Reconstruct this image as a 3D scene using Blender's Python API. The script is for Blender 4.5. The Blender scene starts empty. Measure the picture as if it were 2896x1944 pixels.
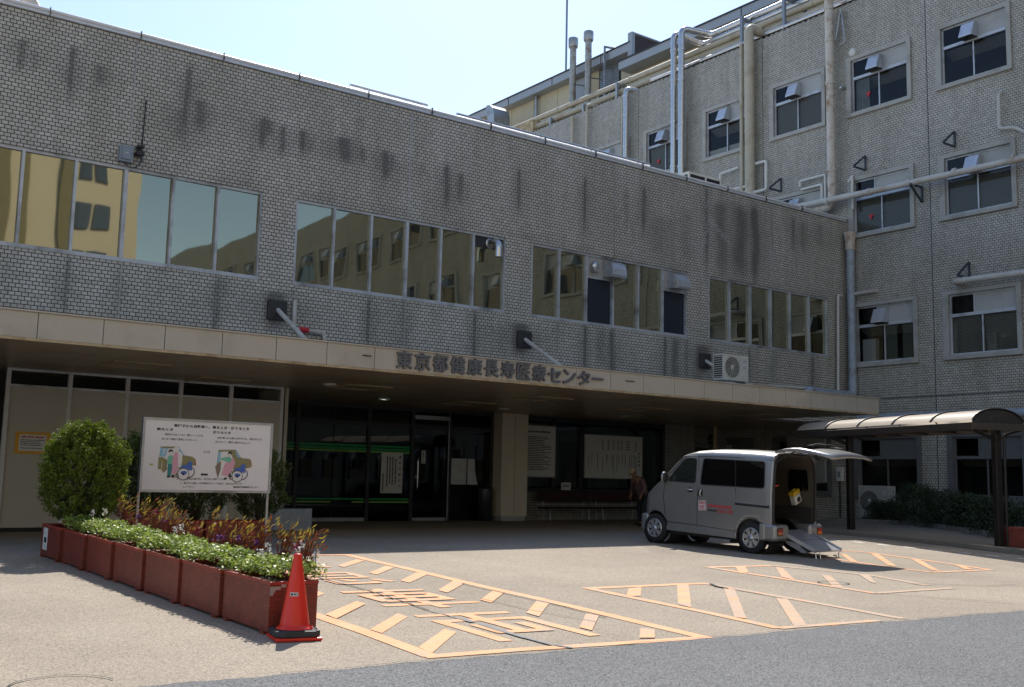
import bpy, bmesh, math, random
import numpy as np
from math import sin, cos, pi, radians, sqrt, atan2, hypot
from mathutils import Matrix, Vector
random.seed(7); RNG = np.random.default_rng(11)
SC = bpy.context.scene
COL = SC.collection

# ------------------------------------------------------------------ camera
cam = bpy.data.cameras.new('camera'); cam.lens = 37.234; cam.sensor_width = 36.0; cam.sensor_fit = 'HORIZONTAL'
cam.clip_start = 0.1; cam.clip_end = 2000
camo = bpy.data.objects.new('camera', cam); COL.objects.link(camo)
R_ = Vector((0.80298321, -0.59559844, 0.02191918)); U_ = Vector((-0.09268329, -0.08845656, 0.99175866)); F_ = Vector((0.58875102, 0.7983971, 0.12623115))
m = Matrix.Identity(4)
for i in range(3):
    m[i][0] = R_[i]; m[i][1] = U_[i]; m[i][2] = -F_[i]
m[2][3] = 1.40
camo.matrix_world = m
SC.camera = camo
# ------------------------------------------------------------------ sky, sun, exposure
SUN_EL, SUN_AZ = radians(50), radians(54)          # azimuth measured from +X towards +Y
sv = Vector((cos(SUN_EL)*cos(SUN_AZ), cos(SUN_EL)*sin(SUN_AZ), sin(SUN_EL)))
w = bpy.data.worlds.new('World'); SC.world = w; w.use_nodes = True
nt = w.node_tree; nt.nodes.clear()
sky = nt.nodes.new('ShaderNodeTexSky'); sky.sky_type = 'NISHITA'; sky.sun_disc = False
sky.sun_elevation = SUN_EL; sky.sun_rotation = pi/2-SUN_AZ; sky.air_density = 1.0; sky.dust_density = 0.6; sky.ozone_density = 1.5
bg = nt.nodes.new('ShaderNodeBackground'); bg.inputs[1].default_value = 0.15
wo = nt.nodes.new('ShaderNodeOutputWorld'); nt.links.new(sky.outputs[0], bg.inputs[0]); nt.links.new(bg.outputs[0], wo.inputs[0])
sl = bpy.data.lights.new('sun', 'SUN'); sl.energy = 4.8; sl.angle = radians(0.53); sl.color = (1.0, 0.945, 0.86)
so = bpy.data.objects.new('sun', sl); COL.objects.link(so); so.rotation_euler = sv.to_track_quat('Z', 'Y').to_euler(); so.location = sv*80
SC.view_settings.view_transform = 'Standard'; SC.view_settings.look = 'None'; SC.view_settings.gamma = 1.0
SC.view_settings.use_curve_mapping = False; SC.view_settings.exposure = 0.42
SC.render.engine = 'CYCLES'
try:
    SC.cycles.max_bounces = 8; SC.cycles.transparent_max_bounces = 12; SC.cycles.caustics_reflective = False; SC.cycles.caustics_refractive = False
    SC.cycles.sample_clamp_indirect = 6.0
except Exception: pass

# ------------------------------------------------------------------ mesh helpers
def _arr(v): return [float(x) for x in v]
class MB:
    """collects shapes, then links them as ONE mesh object"""
    def __init__(s): s.v = []; s.f = []; s.m = []; s.sm = []
    def add(s, vs, fs, mi=0, smooth=False):
        o = len(s.v); s.v += [tuple(_arr(v)) for v in vs]
        for f in fs: s.f.append([o+i for i in f]); s.m.append(mi); s.sm.append(smooth)
        return s
    def box(s, x0, x1, y0, y1, z0, z1, mi=0):
        if x0 > x1: x0, x1 = x1, x0
        if y0 > y1: y0, y1 = y1, y0
        if z0 > z1: z0, z1 = z1, z0
        vs = [(x0,y0,z0),(x1,y0,z0),(x1,y1,z0),(x0,y1,z0),(x0,y0,z1),(x1,y0,z1),(x1,y1,z1),(x0,y1,z1)]
        return s.add(vs, [(0,3,2,1),(4,5,6,7),(0,1,5,4),(1,2,6,5),(2,3,7,6),(3,0,4,7)], mi)
    def bar(s, p0, p1, w, h, up=(0,0,1), mi=0):
        p0 = Vector(p0); p1 = Vector(p1); d = (p1-p0).normalized(); u = Vector(up)
        if abs(d.dot(u)) > .98: u = Vector((1,0,0))
        a = d.cross(u).normalized(); b = a.cross(d).normalized()
        vs = [p+a*(i*w/2)+b*(j*h/2) for p in (p0,p1) for i,j in ((-1,-1),(1,-1),(1,1),(-1,1))]
        return s.add(vs, [(0,1,2,3),(7,6,5,4),(0,4,5,1),(1,5,6,2),(2,6,7,3),(3,7,4,0)], mi)
    def quad(s, a, b, c, d, mi=0): return s.add([a,b,c,d], [(0,1,2,3)], mi)
    def poly(s, pts, mi=0): return s.add(pts, [tuple(range(len(pts)))], mi)
    def prism(s, poly, o, ux, uy, depth, mi=0):
        """2-D polygon in plane (o,ux,uy) extruded along ux x uy * depth"""
        o = Vector(o); ux = Vector(ux); uy = Vector(uy); n = ux.cross(uy).normalized()*depth
        k = len(poly); vs = [o+ux*x+uy*y for x,y in poly]; vs += [q+n for q in vs]
        fs = [tuple(range(k))[::-1], tuple(range(k,2*k))]+[(i,(i+1)%k,k+(i+1)%k,k+i) for i in range(k)]
        return s.add(vs, fs, mi)
    def tube(s, path, r, n=10, mi=0, cap=True, smooth=True, bend=0.0):
        P = [Vector(p) for p in path]
        if bend > 0 and len(P) > 2:
            Q = [P[0]]
            for i in range(1, len(P)-1):
                a = (P[i-1]-P[i]); b = (P[i+1]-P[i]); L = min(bend, a.length*.49, b.length*.49)
                p0 = P[i]+a.normalized()*L; p2 = P[i]+b.normalized()*L
                for t in (0,.2,.4,.6,.8,1): Q.append(p0*(1-t)**2+P[i]*2*t*(1-t)+p2*t*t)
            P = Q+[P[-1]]
        rr = r if isinstance(r, (list,tuple)) else [r]*len(P)
        vs = []; u = None
        for i,p in enumerate(P):
            d = ((P[i+1]-P[i]) if i == 0 else (P[i]-P[i-1]) if i == len(P)-1 else (P[i+1]-P[i]).normalized()+(P[i]-P[i-1]).normalized()).normalized()
            if u is None:
                u = d.cross(Vector((0,0,1)));
                if u.length < .05: u = d.cross(Vector((1,0,0)))
            u = (u-d*u.dot(d)).normalized(); b = d.cross(u)
            for k in range(n):
                a = 2*pi*k/n; vs.append(p+(u*cos(a)+b*sin(a))*rr[min(i,len(rr)-1)])
        fs = []
        for i in range(len(P)-1):
            for k in range(n): fs.append((i*n+k, i*n+(k+1)%n, (i+1)*n+(k+1)%n, (i+1)*n+k))
        s.add(vs, fs, mi, smooth)
        if cap:
            s.add(vs[:n], [tuple(range(n))[::-1]], mi); s.add(vs[-n:], [tuple(range(n))], mi)
        return s
    def cyl(s, p0, p1, r0, r1=None, n=16, mi=0, smooth=True): return s.tube([p0,p1], [r0, r0 if r1 is None else r1], n, mi, True, smooth)
    def lathe(s, prof, o, n=24, mi=0, axis='z', smooth=True):
        o = Vector(o); vs = []
        for r,h in prof:
            for k in range(n):
                a = 2*pi*k/n
                q = {'z':(r*cos(a),r*sin(a),h),'y':(r*cos(a),h,r*sin(a)),'x':(h,r*cos(a),r*sin(a))}[axis]; vs.append(o+Vector(q))
        fs = [(i*n+k, i*n+(k+1)%n, (i+1)*n+(k+1)%n, (i+1)*n+k) for i in range(len(prof)-1) for k in range(n)]
        return s.add(vs, fs, mi, smooth)
    def ell(s, c, r, n=12, mi=0):
        vs = []; fs = []
        for i in range(n+1):
            t = pi*i/n
            for k in range(n*2):
                a = pi*k/n; vs.append((c[0]+r[0]*sin(t)*cos(a), c[1]+r[1]*sin(t)*sin(a), c[2]+r[2]*cos(t)))
        for i in range(n):
            for k in range(2*n): fs.append((i*2*n+k, (i+1)*2*n+k, (i+1)*2*n+(k+1)%(2*n), i*2*n+(k+1)%(2*n)))
        return s.add(vs, fs, mi, True)
    def mesh(s, name, mats):
        me = bpy.data.meshes.new(name); me.from_pydata(s.v, [], s.f); 
        mats = mats if isinstance(mats, (list,tuple)) else [mats]
        for q in mats: me.materials.append(q)
        me.polygons.foreach_set('material_index', s.m); me.polygons.foreach_set('use_smooth', s.sm); me.update()
        return me
    def build(s, name, mats, parent=None, loc=None, rotz=0, bevel=0, seg=2, weld=False):
        if parent is None and loc is None:
            a = np.array(s.v); c = (a.min(0)+a.max(0))/2; loc = (float(c[0]), float(c[1]), float(a[:,2].min()))
            s.v = [(x-loc[0],y-loc[1],z-loc[2]) for x,y,z in s.v]
        me = s.mesh(name, mats)
        if weld:
            b = bmesh.new(); b.from_mesh(me); bmesh.ops.remove_doubles(b, verts=b.verts, dist=1e-4); b.to_mesh(me); b.free()
        o = bpy.data.objects.new(name, me); COL.objects.link(o)
        if parent: o.parent = parent
        if loc: o.location = loc
        o.rotation_euler = (0,0,rotz)
        if bevel:
            md = o.modifiers.new('bevel','BEVEL'); md.width = bevel; md.segments = seg; md.limit_method = 'ANGLE'; md.angle_limit = radians(40)
        return o
def tag(o, label=None, cat=None, group=None, kind=None):
    if label: o['label'] = label
    if cat: o['category'] = cat
    if group: o['group'] = group
    if kind: o['kind'] = kind
    return o
def thing(name, label, cat, loc=(0,0,0), rotz=0, group=None):
    o = bpy.data.objects.new(name, None); COL.objects.link(o); o.location = loc; o.rotation_euler = (0,0,rotz); o.empty_display_size = .2
    return tag(o, label, cat, group)
def dup(o, loc=None, rotz=None, label=None, parent=None, cat=None, group=None):
    kids = list(o.children); c = o.copy(); COL.objects.link(c)
    if parent: c.parent = parent
    if loc is not None: c.location = loc
    if rotz is not None: c.rotation_euler = (0,0,rotz)
    if label: c['label'] = label
    if group: c['group'] = group
    for k in kids: dup(k, parent=c)
    return c
def struct(name, mb, mats): return tag(mb.build(name, mats), kind='structure')
# ------------------------------------------------------------------ text as mesh
_tc = {}
def text_geo(txt, bold=0.0):
    key = (txt, bold)
    if key in _tc: return _tc[key]
    cu = bpy.data.curves.new('t', 'FONT'); cu.body = txt; cu.size = 1.0; cu.resolution_u = 2; cu.offset = bold
    ob = bpy.data.objects.new('t', cu); COL.objects.link(ob)
    dg = bpy.context.evaluated_depsgraph_get(); me = bpy.data.meshes.new_from_object(ob.evaluated_get(dg))
    v = np.array([q.co[:2] for q in me.vertices]) if len(me.vertices) else np.zeros((0,2)); f = [list(p.vertices) for p in me.polygons]
    bpy.data.objects.remove(ob); bpy.data.curves.remove(cu); bpy.data.meshes.remove(me)
    _tc[key] = (v, f); return v, f
def put_text(mb, txt, o, ux, uy, width=None, height=None, mi=0, depth=0.0, bold=0.0):
    """text filling the box at o with axes ux, uy (width/height metres)"""
    v, f = text_geo(txt, bold)
    if len(v) == 0: return
    lo = v.min(0); hi = v.max(0); sx = width/(hi[0]-lo[0]); sy = (height/(hi[1]-lo[1])) if height else sx
    o = Vector(o); ux = Vector(ux); uy = Vector(uy)
    P = [o+ux*((x-lo[0])*sx)+uy*((y-lo[1])*sy) for x,y in v]
    if depth:
        n = ux.cross(uy).normalized()*depth; k = len(P)
        cnt = {}
        for q in f:
            for i in range(len(q)):
                e = (q[i], q[(i+1)%len(q)]); cnt[e] = 1
        side = [(a,b,b+k,a+k) for a,b in cnt if (b,a) not in cnt]
        mb.add(P+[q+n for q in P], [[i+k for i in q] for q in f]+side, mi)
    else: mb.add(P, f, mi)

# ------------------------------------------------------------------ materials
def newmat(name):
    m = bpy.data.materials.new(name); m.use_nodes = True; nt = m.node_tree; nt.nodes.clear()
    out = nt.nodes.new('ShaderNodeOutputMaterial'); b = nt.nodes.new('ShaderNodeBsdfPrincipled'); nt.links.new(b.outputs[0], out.inputs[0])
    return m, nt, b, out
class G:
    def __init__(s, nt): s.nt = nt
    def n(s, t, **k):
        q = s.nt.nodes.new(t)
        for a,b in k.items():
            if a.startswith('i_'): q.inputs[int(a[2:]) if a[2:].isdigit() else a[2:]].default_value = b
            else: setattr(q, a, b)
        return q
    def l(s, a, b): s.nt.links.new(a, b)
    def pos(s):
        if not hasattr(s,'_p'): s._p = s.n('ShaderNodeNewGeometry').outputs['Position']
        return s._p
    def noise(s, scale, detail=4, rough=.55, vec=None, st=None):
        q = s.n('ShaderNodeTexNoise'); q.inputs['Scale'].default_value = scale; q.inputs['Detail'].default_value = detail; q.inputs['Roughness'].default_value = rough
        v = vec or s.pos()
        if st is not None:
            mp = s.n('ShaderNodeMapping'); mp.inputs['Scale'].default_value = st; s.l(v, mp.inputs[0]); v = mp.outputs[0]
        s.l(v, q.inputs['Vector']); return q.outputs['Fac']
    def ramp(s, fac, stops):
        q = s.n('ShaderNodeValToRGB'); e = q.color_ramp.elements
        while len(e) < len(stops): e.new(.5)
        for i,(p,c) in enumerate(stops): e[i].position = p; e[i].color = (*c,1) if len(c) == 3 else c
        s.l(fac, q.inputs[0]); return q.outputs[0]
    def mix(s, fac, a, b, mode='MIX'):
        q = s.n('ShaderNodeMix', data_type='RGBA', blend_type=mode)
        for val, idx in ((fac,0),(a,6),(b,7)):
            if hasattr(val,'links') or hasattr(val,'is_linked'): s.l(val, q.inputs[idx])
            else: q.inputs[idx].default_value = val if idx == 0 else (*val,1)
        return q.outputs[2]
    def math(s, op, a, b=None, clamp=False):
        q = s.n('ShaderNodeMath', operation=op, use_clamp=clamp)
        for val, idx in ((a,0),(b,1)):
            if val is None: continue
            if hasattr(val,'is_linked'): s.l(val, q.inputs[idx])
            else: q.inputs[idx].default_value = val
        return q.outputs[0]
    def bump(s, h, bsdf, strength=.3, dist=.01):
        q = s.n('ShaderNodeBump'); q.inputs['Strength'].default_value = strength; q.inputs['Distance'].default_value = dist
        s.l(h, q.inputs['Height']); s.l(q.outputs[0], bsdf.inputs['Normal'])
def P(name, col, rough=.6, metal=0., var=.12, sc=6., bump=0., spec=None, coat=0., dirt=None, dsc=1.2):
    m, nt, b, out = newmat(name); g = G(nt)
    b.inputs['Roughness'].default_value = rough; b.inputs['Metallic'].default_value = metal
    if spec is not None: b.inputs['Specular IOR Level'].default_value = spec
    if coat: b.inputs['Coat Weight'].default_value = coat; b.inputs['Coat Roughness'].default_value = .08
    nz = g.noise(sc, 5)
    c = g.ramp(nz, [(.25, tuple(max(0,x*(1-var)) for x in col)), (.75, tuple(min(1,x*(1+var)) for x in col))])
    if dirt:
        d = g.ramp(g.noise(dsc, 6, .65), [(.5,(0,0,0)),(.72,(1,1,1))])
        c = g.mix(d, c, dirt)
    g.l(c, b.inputs['Base Color'])
    r = g.n('ShaderNodeMapRange'); r.inputs[3].default_value = max(.02,rough-.06); r.inputs[4].default_value = min(1,rough+.08); g.l(nz, r.inputs[0]); g.l(r.outputs[0], b.inputs['Roughness'])
    if bump: g.bump(g.noise(sc*8, 3), b, .4, bump)
    return m
def brick(name, u, col1, col2, mortar, bw, rh, ms, stain=False, u0=0., rough=.45, bump=.004):
    """brick courses in the plane (u,z), u = 'x' or 'y' world axis"""
    m, nt, b, out = newmat(name); g = G(nt)
    sp = g.n('ShaderNodeSeparateXYZ'); g.l(g.pos(), sp.inputs[0]); cb = g.n('ShaderNodeCombineXYZ')
    if u == 'xy': uu = g.math('ADD', sp.outputs[0], sp.outputs[1])
    else: uu = sp.outputs[0 if u == 'x' else 1]
    g.l(g.math('ADD', uu, u0), cb.inputs[0]); g.l(sp.outputs[2], cb.inputs[1])
    t = g.n('ShaderNodeTexBrick'); g.l(cb.outputs[0], t.inputs[0]); t.offset = .5
    t.inputs['Color1'].default_value = (*col1,1); t.inputs['Color2'].default_value = (*col2,1); t.inputs['Mortar'].default_value = (*mortar,1)
    t.inputs['Scale'].default_value = 1; t.inputs['Mortar Size'].default_value = ms; t.inputs['Mortar Smooth'].default_value = .1; t.inputs['Bias'].default_value = 0
    t.inputs['Brick Width'].default_value = bw; t.inputs['Row Height'].default_value = rh
    c = t.outputs['Color']
    big = g.ramp(g.noise(.7, 5, .6, st=(1,1,.55)), [(.35,(.80,.79,.76)),(.65,(1,1,1))])
    c = g.mix(1.0, c, big, 'MULTIPLY')
    drip = g.ramp(g.noise(1.4, 6, .7, st=(2.2,2.2,.16)), [(.36,(.70,.685,.655)),(.58,(1,1,1))]); c = g.mix(.45, c, drip, 'MULTIPLY')
    one = g.ramp(g.noise(9, 2, .5), [(.35,(.84,.83,.80)),(.6,(1.03,1.03,1.03))]); c = g.mix(1.0, c, one, 'MULTIPLY')
    if stain:
        at = g.n('ShaderNodeAttribute', attribute_name='stain')
        br = g.noise(5., 6, .75, st=(3.2,3.2,.45))
        k = g.math('MULTIPLY', at.outputs['Fac'], g.math('MULTIPLY_ADD', br, 1.6) , True)
        k = g.math('MULTIPLY', k, .80)
        c = g.mix(k, c, (.080,.076,.070))
        lt = g.n('ShaderNodeAttribute', attribute_name='lime')
        c = g.mix(g.math('MULTIPLY', lt.outputs['Fac'], g.ramp(g.noise(18,4,.7),[(.5,(0,0,0)),(.6,(1,1,1))])), c, (.55,.56,.57))
    g.l(c, b.inputs['Base Color']); b.inputs['Roughness'].default_value = rough
    h = g.math('SUBTRACT', 1.0, t.outputs['Fac'])
    g.bump(h, b, .6, bump)
    return m
def glass_dark(name, tint, refl, base=(.012,.013,.014), rough=.02, wave=.0, wsc=1.2, trans=0., fk=1.0):
    """window glass: reflection with Fresnel over a dark (or see-through) body"""
    m, nt, b, out = newmat(name); g = G(nt); nt.nodes.remove(b)
    gl = g.n('ShaderNodeBsdfGlossy'); gl.inputs['Color'].default_value = (*tint,1); gl.inputs['Roughness'].default_value = rough
    df = g.n('ShaderNodeBsdfDiffuse'); df.inputs['Color'].default_value = (*base,1)
    body = df.outputs[0]
    if trans:
        tr = g.n('ShaderNodeBsdfTransparent'); tr.inputs['Color'].default_value = (trans,trans*1.02,trans*1.0,1); body = tr.outputs[0]
    fr = g.n('ShaderNodeFresnel'); fr.inputs['IOR'].default_value = 1.5
    k = g.math('MULTIPLY_ADD', fr.outputs[0], fk); nt.nodes[-1].inputs[2].default_value = refl
    k = g.math('MINIMUM', k, 1.0)
    mx = g.n('ShaderNodeMixShader'); g.l(k, mx.inputs[0]); g.l(body, mx.inputs[1]); g.l(gl.outputs[0], mx.inputs[2]); g.l(mx.outputs[0], out.inputs[0])
    if wave:
        q = g.n('ShaderNodeBump'); q.inputs['Strength'].default_value = 1; q.inputs['Distance'].default_value = wave
        g.l(g.noise(wsc, 2, .4, st=(1,1,.45)), q.inputs['Height']); g.l(q.outputs[0], gl.inputs['Normal'])
    return m
def leafmat(name, c1, c2, trans=.25, rough=.5, sc=9.):
    m, nt, b, out = newmat(name); g = G(nt)
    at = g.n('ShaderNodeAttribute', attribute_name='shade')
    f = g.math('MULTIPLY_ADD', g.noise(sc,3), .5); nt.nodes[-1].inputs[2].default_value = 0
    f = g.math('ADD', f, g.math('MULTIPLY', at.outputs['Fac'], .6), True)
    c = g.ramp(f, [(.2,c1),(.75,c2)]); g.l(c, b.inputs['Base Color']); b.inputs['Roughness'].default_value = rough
    tl = g.n('ShaderNodeBsdfTranslucent'); g.l(c, tl.inputs[0]); mx = g.n('ShaderNodeMixShader'); mx.inputs[0].default_value = trans
    g.l(b.outputs[0], mx.inputs[1]); g.l(tl.outputs[0], mx.inputs[2]); g.l(mx.outputs[0], out.inputs[0])
    return m
# ------------------------------------------------------------------ ground
GP = [(-400,0.0),(7.0,0.0),(8.64,.03),(10.7,.065),(12.9,.12),(15.5,.18),(18,.20),(21,.16),(24,.10),(400,.10)]
GYS = [p[0] for p in GP][1:-1]
def gz(y): return float(np.interp(y, [p[0] for p in GP], [p[1] for p in GP]))
def ground_mat(name, c1, c2, grit, gsc, patch=None, blot=.5):
    m, nt, b, out = newmat(name); g = G(nt)
    v = g.n('ShaderNodeTexVoronoi'); v.inputs['Scale'].default_value = gsc; g.l(g.pos(), v.inputs['Vector'])
    c = g.mix(g.noise(gsc*.45, 3, .7), c1, c2)
    sp = g.n('ShaderNodeSeparateColor'); g.l(v.outputs['Color'], sp.inputs[0])
    k = g.ramp(sp.outputs[0], [(.0,(1-grit,)*3),(.45,(1,)*3),(.8,(1+grit*.2,)*3),(1,(1+grit*.8,)*3)])
    c = g.mix(1.0, c, k, 'MULTIPLY')
    big = g.ramp(g.noise(.35, 6, .62), [(.3,(1-blot*.42,)*3),(.7,(1+blot*.14,)*3)])
    c = g.mix(1.0, c, big, 'MULTIPLY')
    st = g.ramp(g.noise(.9, 7, .7, st=(1,1.7,1)), [(.55,(0,0,0)),(.75,(1,1,1))])
    if patch: c = g.mix(g.math('MULTIPLY', st, .6), c, patch)
    spot = g.ramp(g.noise(2.6, 8, .75), [(.60,(0,0,0)),(.68,(1,1,1))]); c = g.mix(g.math('MULTIPLY', spot, .22), c, tuple(x*.55 for x in c2))
    g.l(c, b.inputs['Base Color']); b.inputs['Roughness'].default_value = .9; b.inputs['Specular IOR Level'].default_value = .25
    g.bump(v.outputs['Distance'], b, .5, .006)
    return m
M = {}
M['conc'] = ground_mat('exposed_aggregate', (.372,.318,.255), (.292,.248,.197), .45, 95, (.30,.27,.235))
M['asph'] = ground_mat('asphalt', (.19,.194,.20), (.115,.118,.124), .8, 105, (.12,.122,.128), .3)
M['pave'] = ground_mat('side_pavement', (.27,.235,.19), (.21,.185,.15), .35, 90, (.2,.18,.15))
M['soil'] = ground_mat('soil', (.06,.045,.03), (.035,.027,.02), .6, 30)
def sheet(mb, x0, x1, ys, dz, nx=1, mi=0, xf=None):
    xs = [x0+(x1-x0)*i/nx for i in range(nx+1)]
    vs = [(x, y, gz(y)+dz) for y in ys for x in xs]; n = nx+1
    mb.add(vs, [(j*n+i, j*n+i+1, (j+1)*n+i+1, (j+1)*n+i) for j in range(len(ys)-1) for i in range(nx)], mi)
b = MB(); sheet(b, -400, 400, [-400]+GYS+[400], 0); struct('ground', b, M['conc'])
# asphalt road with a slightly ragged edge
b = MB(); xs = np.concatenate([[-400,-60],np.arange(-20,30,.06),[60,400]])
ed = 7.24-.054*np.clip(xs,-80,80); rg = np.zeros(len(xs))
for f,a in ((1.1,.02),(2.7,.014),(7.9,.012),(19.,.01)): rg += a*np.sin(xs*f+f*3.1)
ed = ed+rg; nn = len(xs)
vs = [(x, e, gz(e)+.006) for x,e in zip(xs,ed)]+[(x, 6.0 if -80<x<80 else e-1, .006) for x,e in zip(xs,ed)]+[(x,-400,.006) for x in xs]
b.add(vs, [(i+nn, i+nn+1, i+1, i) for i in range(nn-1)]+[(i+2*nn, i+2*nn+1, i+nn+1, i+nn) for i in range(nn-1)]); struct('road', b, M['asph'])
# painted markings -----------------------------------------------------------
def paint_mat():
    m, nt, b, out = newmat('orange_paint'); g = G(nt)
    v = g.n('ShaderNodeTexVoronoi'); v.inputs['Scale'].default_value = 80; g.l(g.pos(), v.inputs['Vector'])
    c = g.ramp(g.noise(2.2,6,.6), [(.3,(.68,.32,.15)),(.7,(.76,.405,.22))])
    at = g.n('ShaderNodeAttribute', attribute_name='wear')
    wn = g.math('ADD', g.math('MULTIPLY', g.noise(3.1,7,.68), 1.0), g.math('MULTIPLY', at.outputs['Fac'], .34))
    k = g.ramp(wn, [(.555,(0,0,0)),(.68,(1,1,1))])
    c = g.mix(g.math('MULTIPLY', k, .8), c, (.40,.335,.265))
    fine = g.ramp(v.outputs['Distance'], [(.25,(1,1,1)),(.7,(.86,.84,.82))]); c = g.mix(1.0, c, fine, 'MULTIPLY')
    g.l(c, b.inputs['Base Color']); b.inputs['Roughness'].default_value = .75; b.inputs['Specular IOR Level'].default_value = .3
    g.bump(v.outputs['Distance'], b, .3, .004)
    return m
M['paint'] = paint_mat()
M['crack'] = P('crack_filler', (.035,.033,.032), .9)
M['line_sundash'] = P('white_line_and_sun_dash', (.62,.6,.56), .8, var=.25, sc=5)
M['patch'] = P('mortar_patch', (.20,.205,.21), .9, var=.2, sc=8)
def flat(name, polys, mat, dz=.004, wear=None, kind='structure'):
    bm = bmesh.new(); ly = bm.verts.layers.float.new('wear')
    for i, pl in enumerate(polys):
        d = dz+(.0004*(i % 13))
        vs = [bm.verts.new((x,y,d)) for x,y in pl]
        for v in vs: v[ly] = (wear[i] if wear else 0.)
        try: bm.faces.new(vs)
        except ValueError: pass
    bmesh.ops.triangulate(bm, faces=bm.faces)
    for y in GYS:
        bmesh.ops.bisect_plane(bm, geom=bm.verts[:]+bm.edges[:]+bm.faces[:], plane_co=(0,y,0), plane_no=(0,1,0))
    for v in bm.verts: v.co.z += gz(v.co.y)
    bmesh.ops.recalc_face_normals(bm, faces=bm.faces)
    for f in bm.faces:
        if f.normal.z < 0: f.normal_flip()
    me = bpy.data.meshes.new(name); bm.to_mesh(me); bm.free(); me.materials.append(mat)
    o = bpy.data.objects.new(name, me); COL.objects.link(o); o['kind'] = kind
    return o
def strip(pts, w):
    """polygon of width w along a polyline"""
    pts = [Vector((*p,0)) for p in pts]; L = []; Rr = []
    for i,p in enumerate(pts):
        d = (pts[min(i+1,len(pts)-1)]-pts[max(i-1,0)]).normalized(); n = Vector((-d.y,d.x,0))*w/2
        L.append((p+n).to_2d()[:]); Rr.append((p-n).to_2d()[:])
    return [tuple(q) for q in L]+[tuple(q) for q in Rr[::-1]]
box_ = [strip([(7.90,14.9),(7.80,13.0),(7.68,11.2),(7.60,9.8),(7.47,8.4),(7.33,6.93)], .155),
        strip([(4.83,12.5),(4.78,10.8),(4.735,9.4),(4.685,8.4),(4.59,7.2)], .155),
        strip([(4.53,7.2),(5.4,7.13),(6.4,6.99),(7.4,6.87)], .14),
        strip([(4.9,15.6),(6.4,15.25),(7.95,14.85)], .15)]
tickR = [[(7.69,14.21),(7.76,14.05),(7.01,13.29),(7.04,13.53)],[(7.67,13.28),(7.7,13.09),(7.02,12.38),(7.01,12.59)],[(7.65,12.43),(7.69,12.2),(6.98,11.49),(6.97,11.7)],
 [(7.61,11.47),(7.63,11.23),(6.9,10.51),(6.92,10.74)],[(7.53,10.48),(7.58,10.31),(6.86,9.58),(6.89,9.83)],[(7.47,9.55),(7.47,9.33),(6.71,8.54),(6.74,8.79)],
 [(7.3,8.51),(7.31,8.32),(6.62,7.63),(6.63,7.82)],[(7.16,7.55),(7.22,7.42),(6.87,7.06),(6.74,7.12)]]
tickL = [[(4.84,9.51),(4.8,9.21),(5.56,10.02),(5.57,10.24)],[(4.79,8.54),(4.79,8.32),(5.51,9.08),(5.53,9.31)],[(4.71,7.58),(4.67,7.31),(5.42,8.09),(5.43,8.3)],
 [(4.86,10.5),(4.83,10.22),(5.55,10.95),(5.57,11.17)],[(4.88,11.5),(4.85,11.22),(5.55,11.95),(5.57,12.17)],[(4.9,12.5),(4.87,12.22),(5.55,12.95),(5.57,13.17)]]
pl = box_+tickR+tickL
flat('road_marking_and_sun_dash', pl, M['paint'], .005, [.1]*4+[.12]*5+[.2,.35,.4]+[.05]*6)
# large painted characters, read from the far end: each spans a slanted cell
GLY = {'両':[((0,.965),(1,.965)),((.06,.78),(.06,0)),((.0,.73),(1.0,.73)),((.94,.73),(.94,0)),((.5,.93),(.5,.28)),((.27,.56),(.27,.25)),((.73,.56),(.73,.25)),((.22,.27),(.78,.27))],
 '車':[((.05,.87),(.95,.87)),((.16,.70),(.84,.70)),((.16,.53),(.84,.53)),((.16,.36),(.84,.36)),((.16,.72),(.16,.34)),((.84,.72),(.84,.34)),((0,.18),(1,.18)),((.5,1),(.5,0))],
 '急':[((.32,1),(.06,.80)),((.26,.92),(.68,.92)),((.66,.92),(.48,.76)),((.12,.76),(.88,.76)),((.84,.76),(.84,.40)),((.14,.59),(.84,.59)),((.08,.42),(.88,.42)),((.14,.28),(.04,.06)),((.34,.30),(.34,.05)),((.32,.05),(.78,.05)),((.76,.05),(.76,.16)),((.5,.32),(.6,.20)),((.84,.30),(.97,.12))],
 '緊':[((.03,.97),(.47,.97)),((.06,.97),(.06,.62)),((.03,.63),(.48,.63)),((.12,.80),(.42,.80)),((.26,.97),(.26,.62)),((.55,.95),(.92,.95)),((.90,.95),(.54,.62)),((.6,.84),(.98,.62)),((.5,.56),(.22,.44)),((.24,.45),(.58,.42)),((.72,.50),(.24,.28)),((.22,.29),(.84,.29)),((.5,.30),(.5,0)),((.3,.2),(.12,.04)),((.7,.2),(.9,.04))]}
def glyph(ch, o, ux, uy):
    return [strip([(o[0]+ux[0]*p+uy[0]*q, o[1]+ux[1]*p+uy[1]*q) for p,q in sg], .135 if ch in '両車' else .11) for sg in GLY[ch]]
gl = []
for ch,o,ux,uy in (('両',(5.49,7.52),(1.03,-.13),(.10,1.60)),('車',(5.66,9.56),(1.12,-.13),(.06,1.62)),('急',(5.72,11.62),(1.17,-.13),(.05,1.55)),('緊',(5.80,13.45),(1.17,-.13),(.05,1.35))): gl += glyph(ch,o,ux,uy)
flat('road_lettering', gl, M['paint'], .005, [.14]*len(gl))
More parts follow.
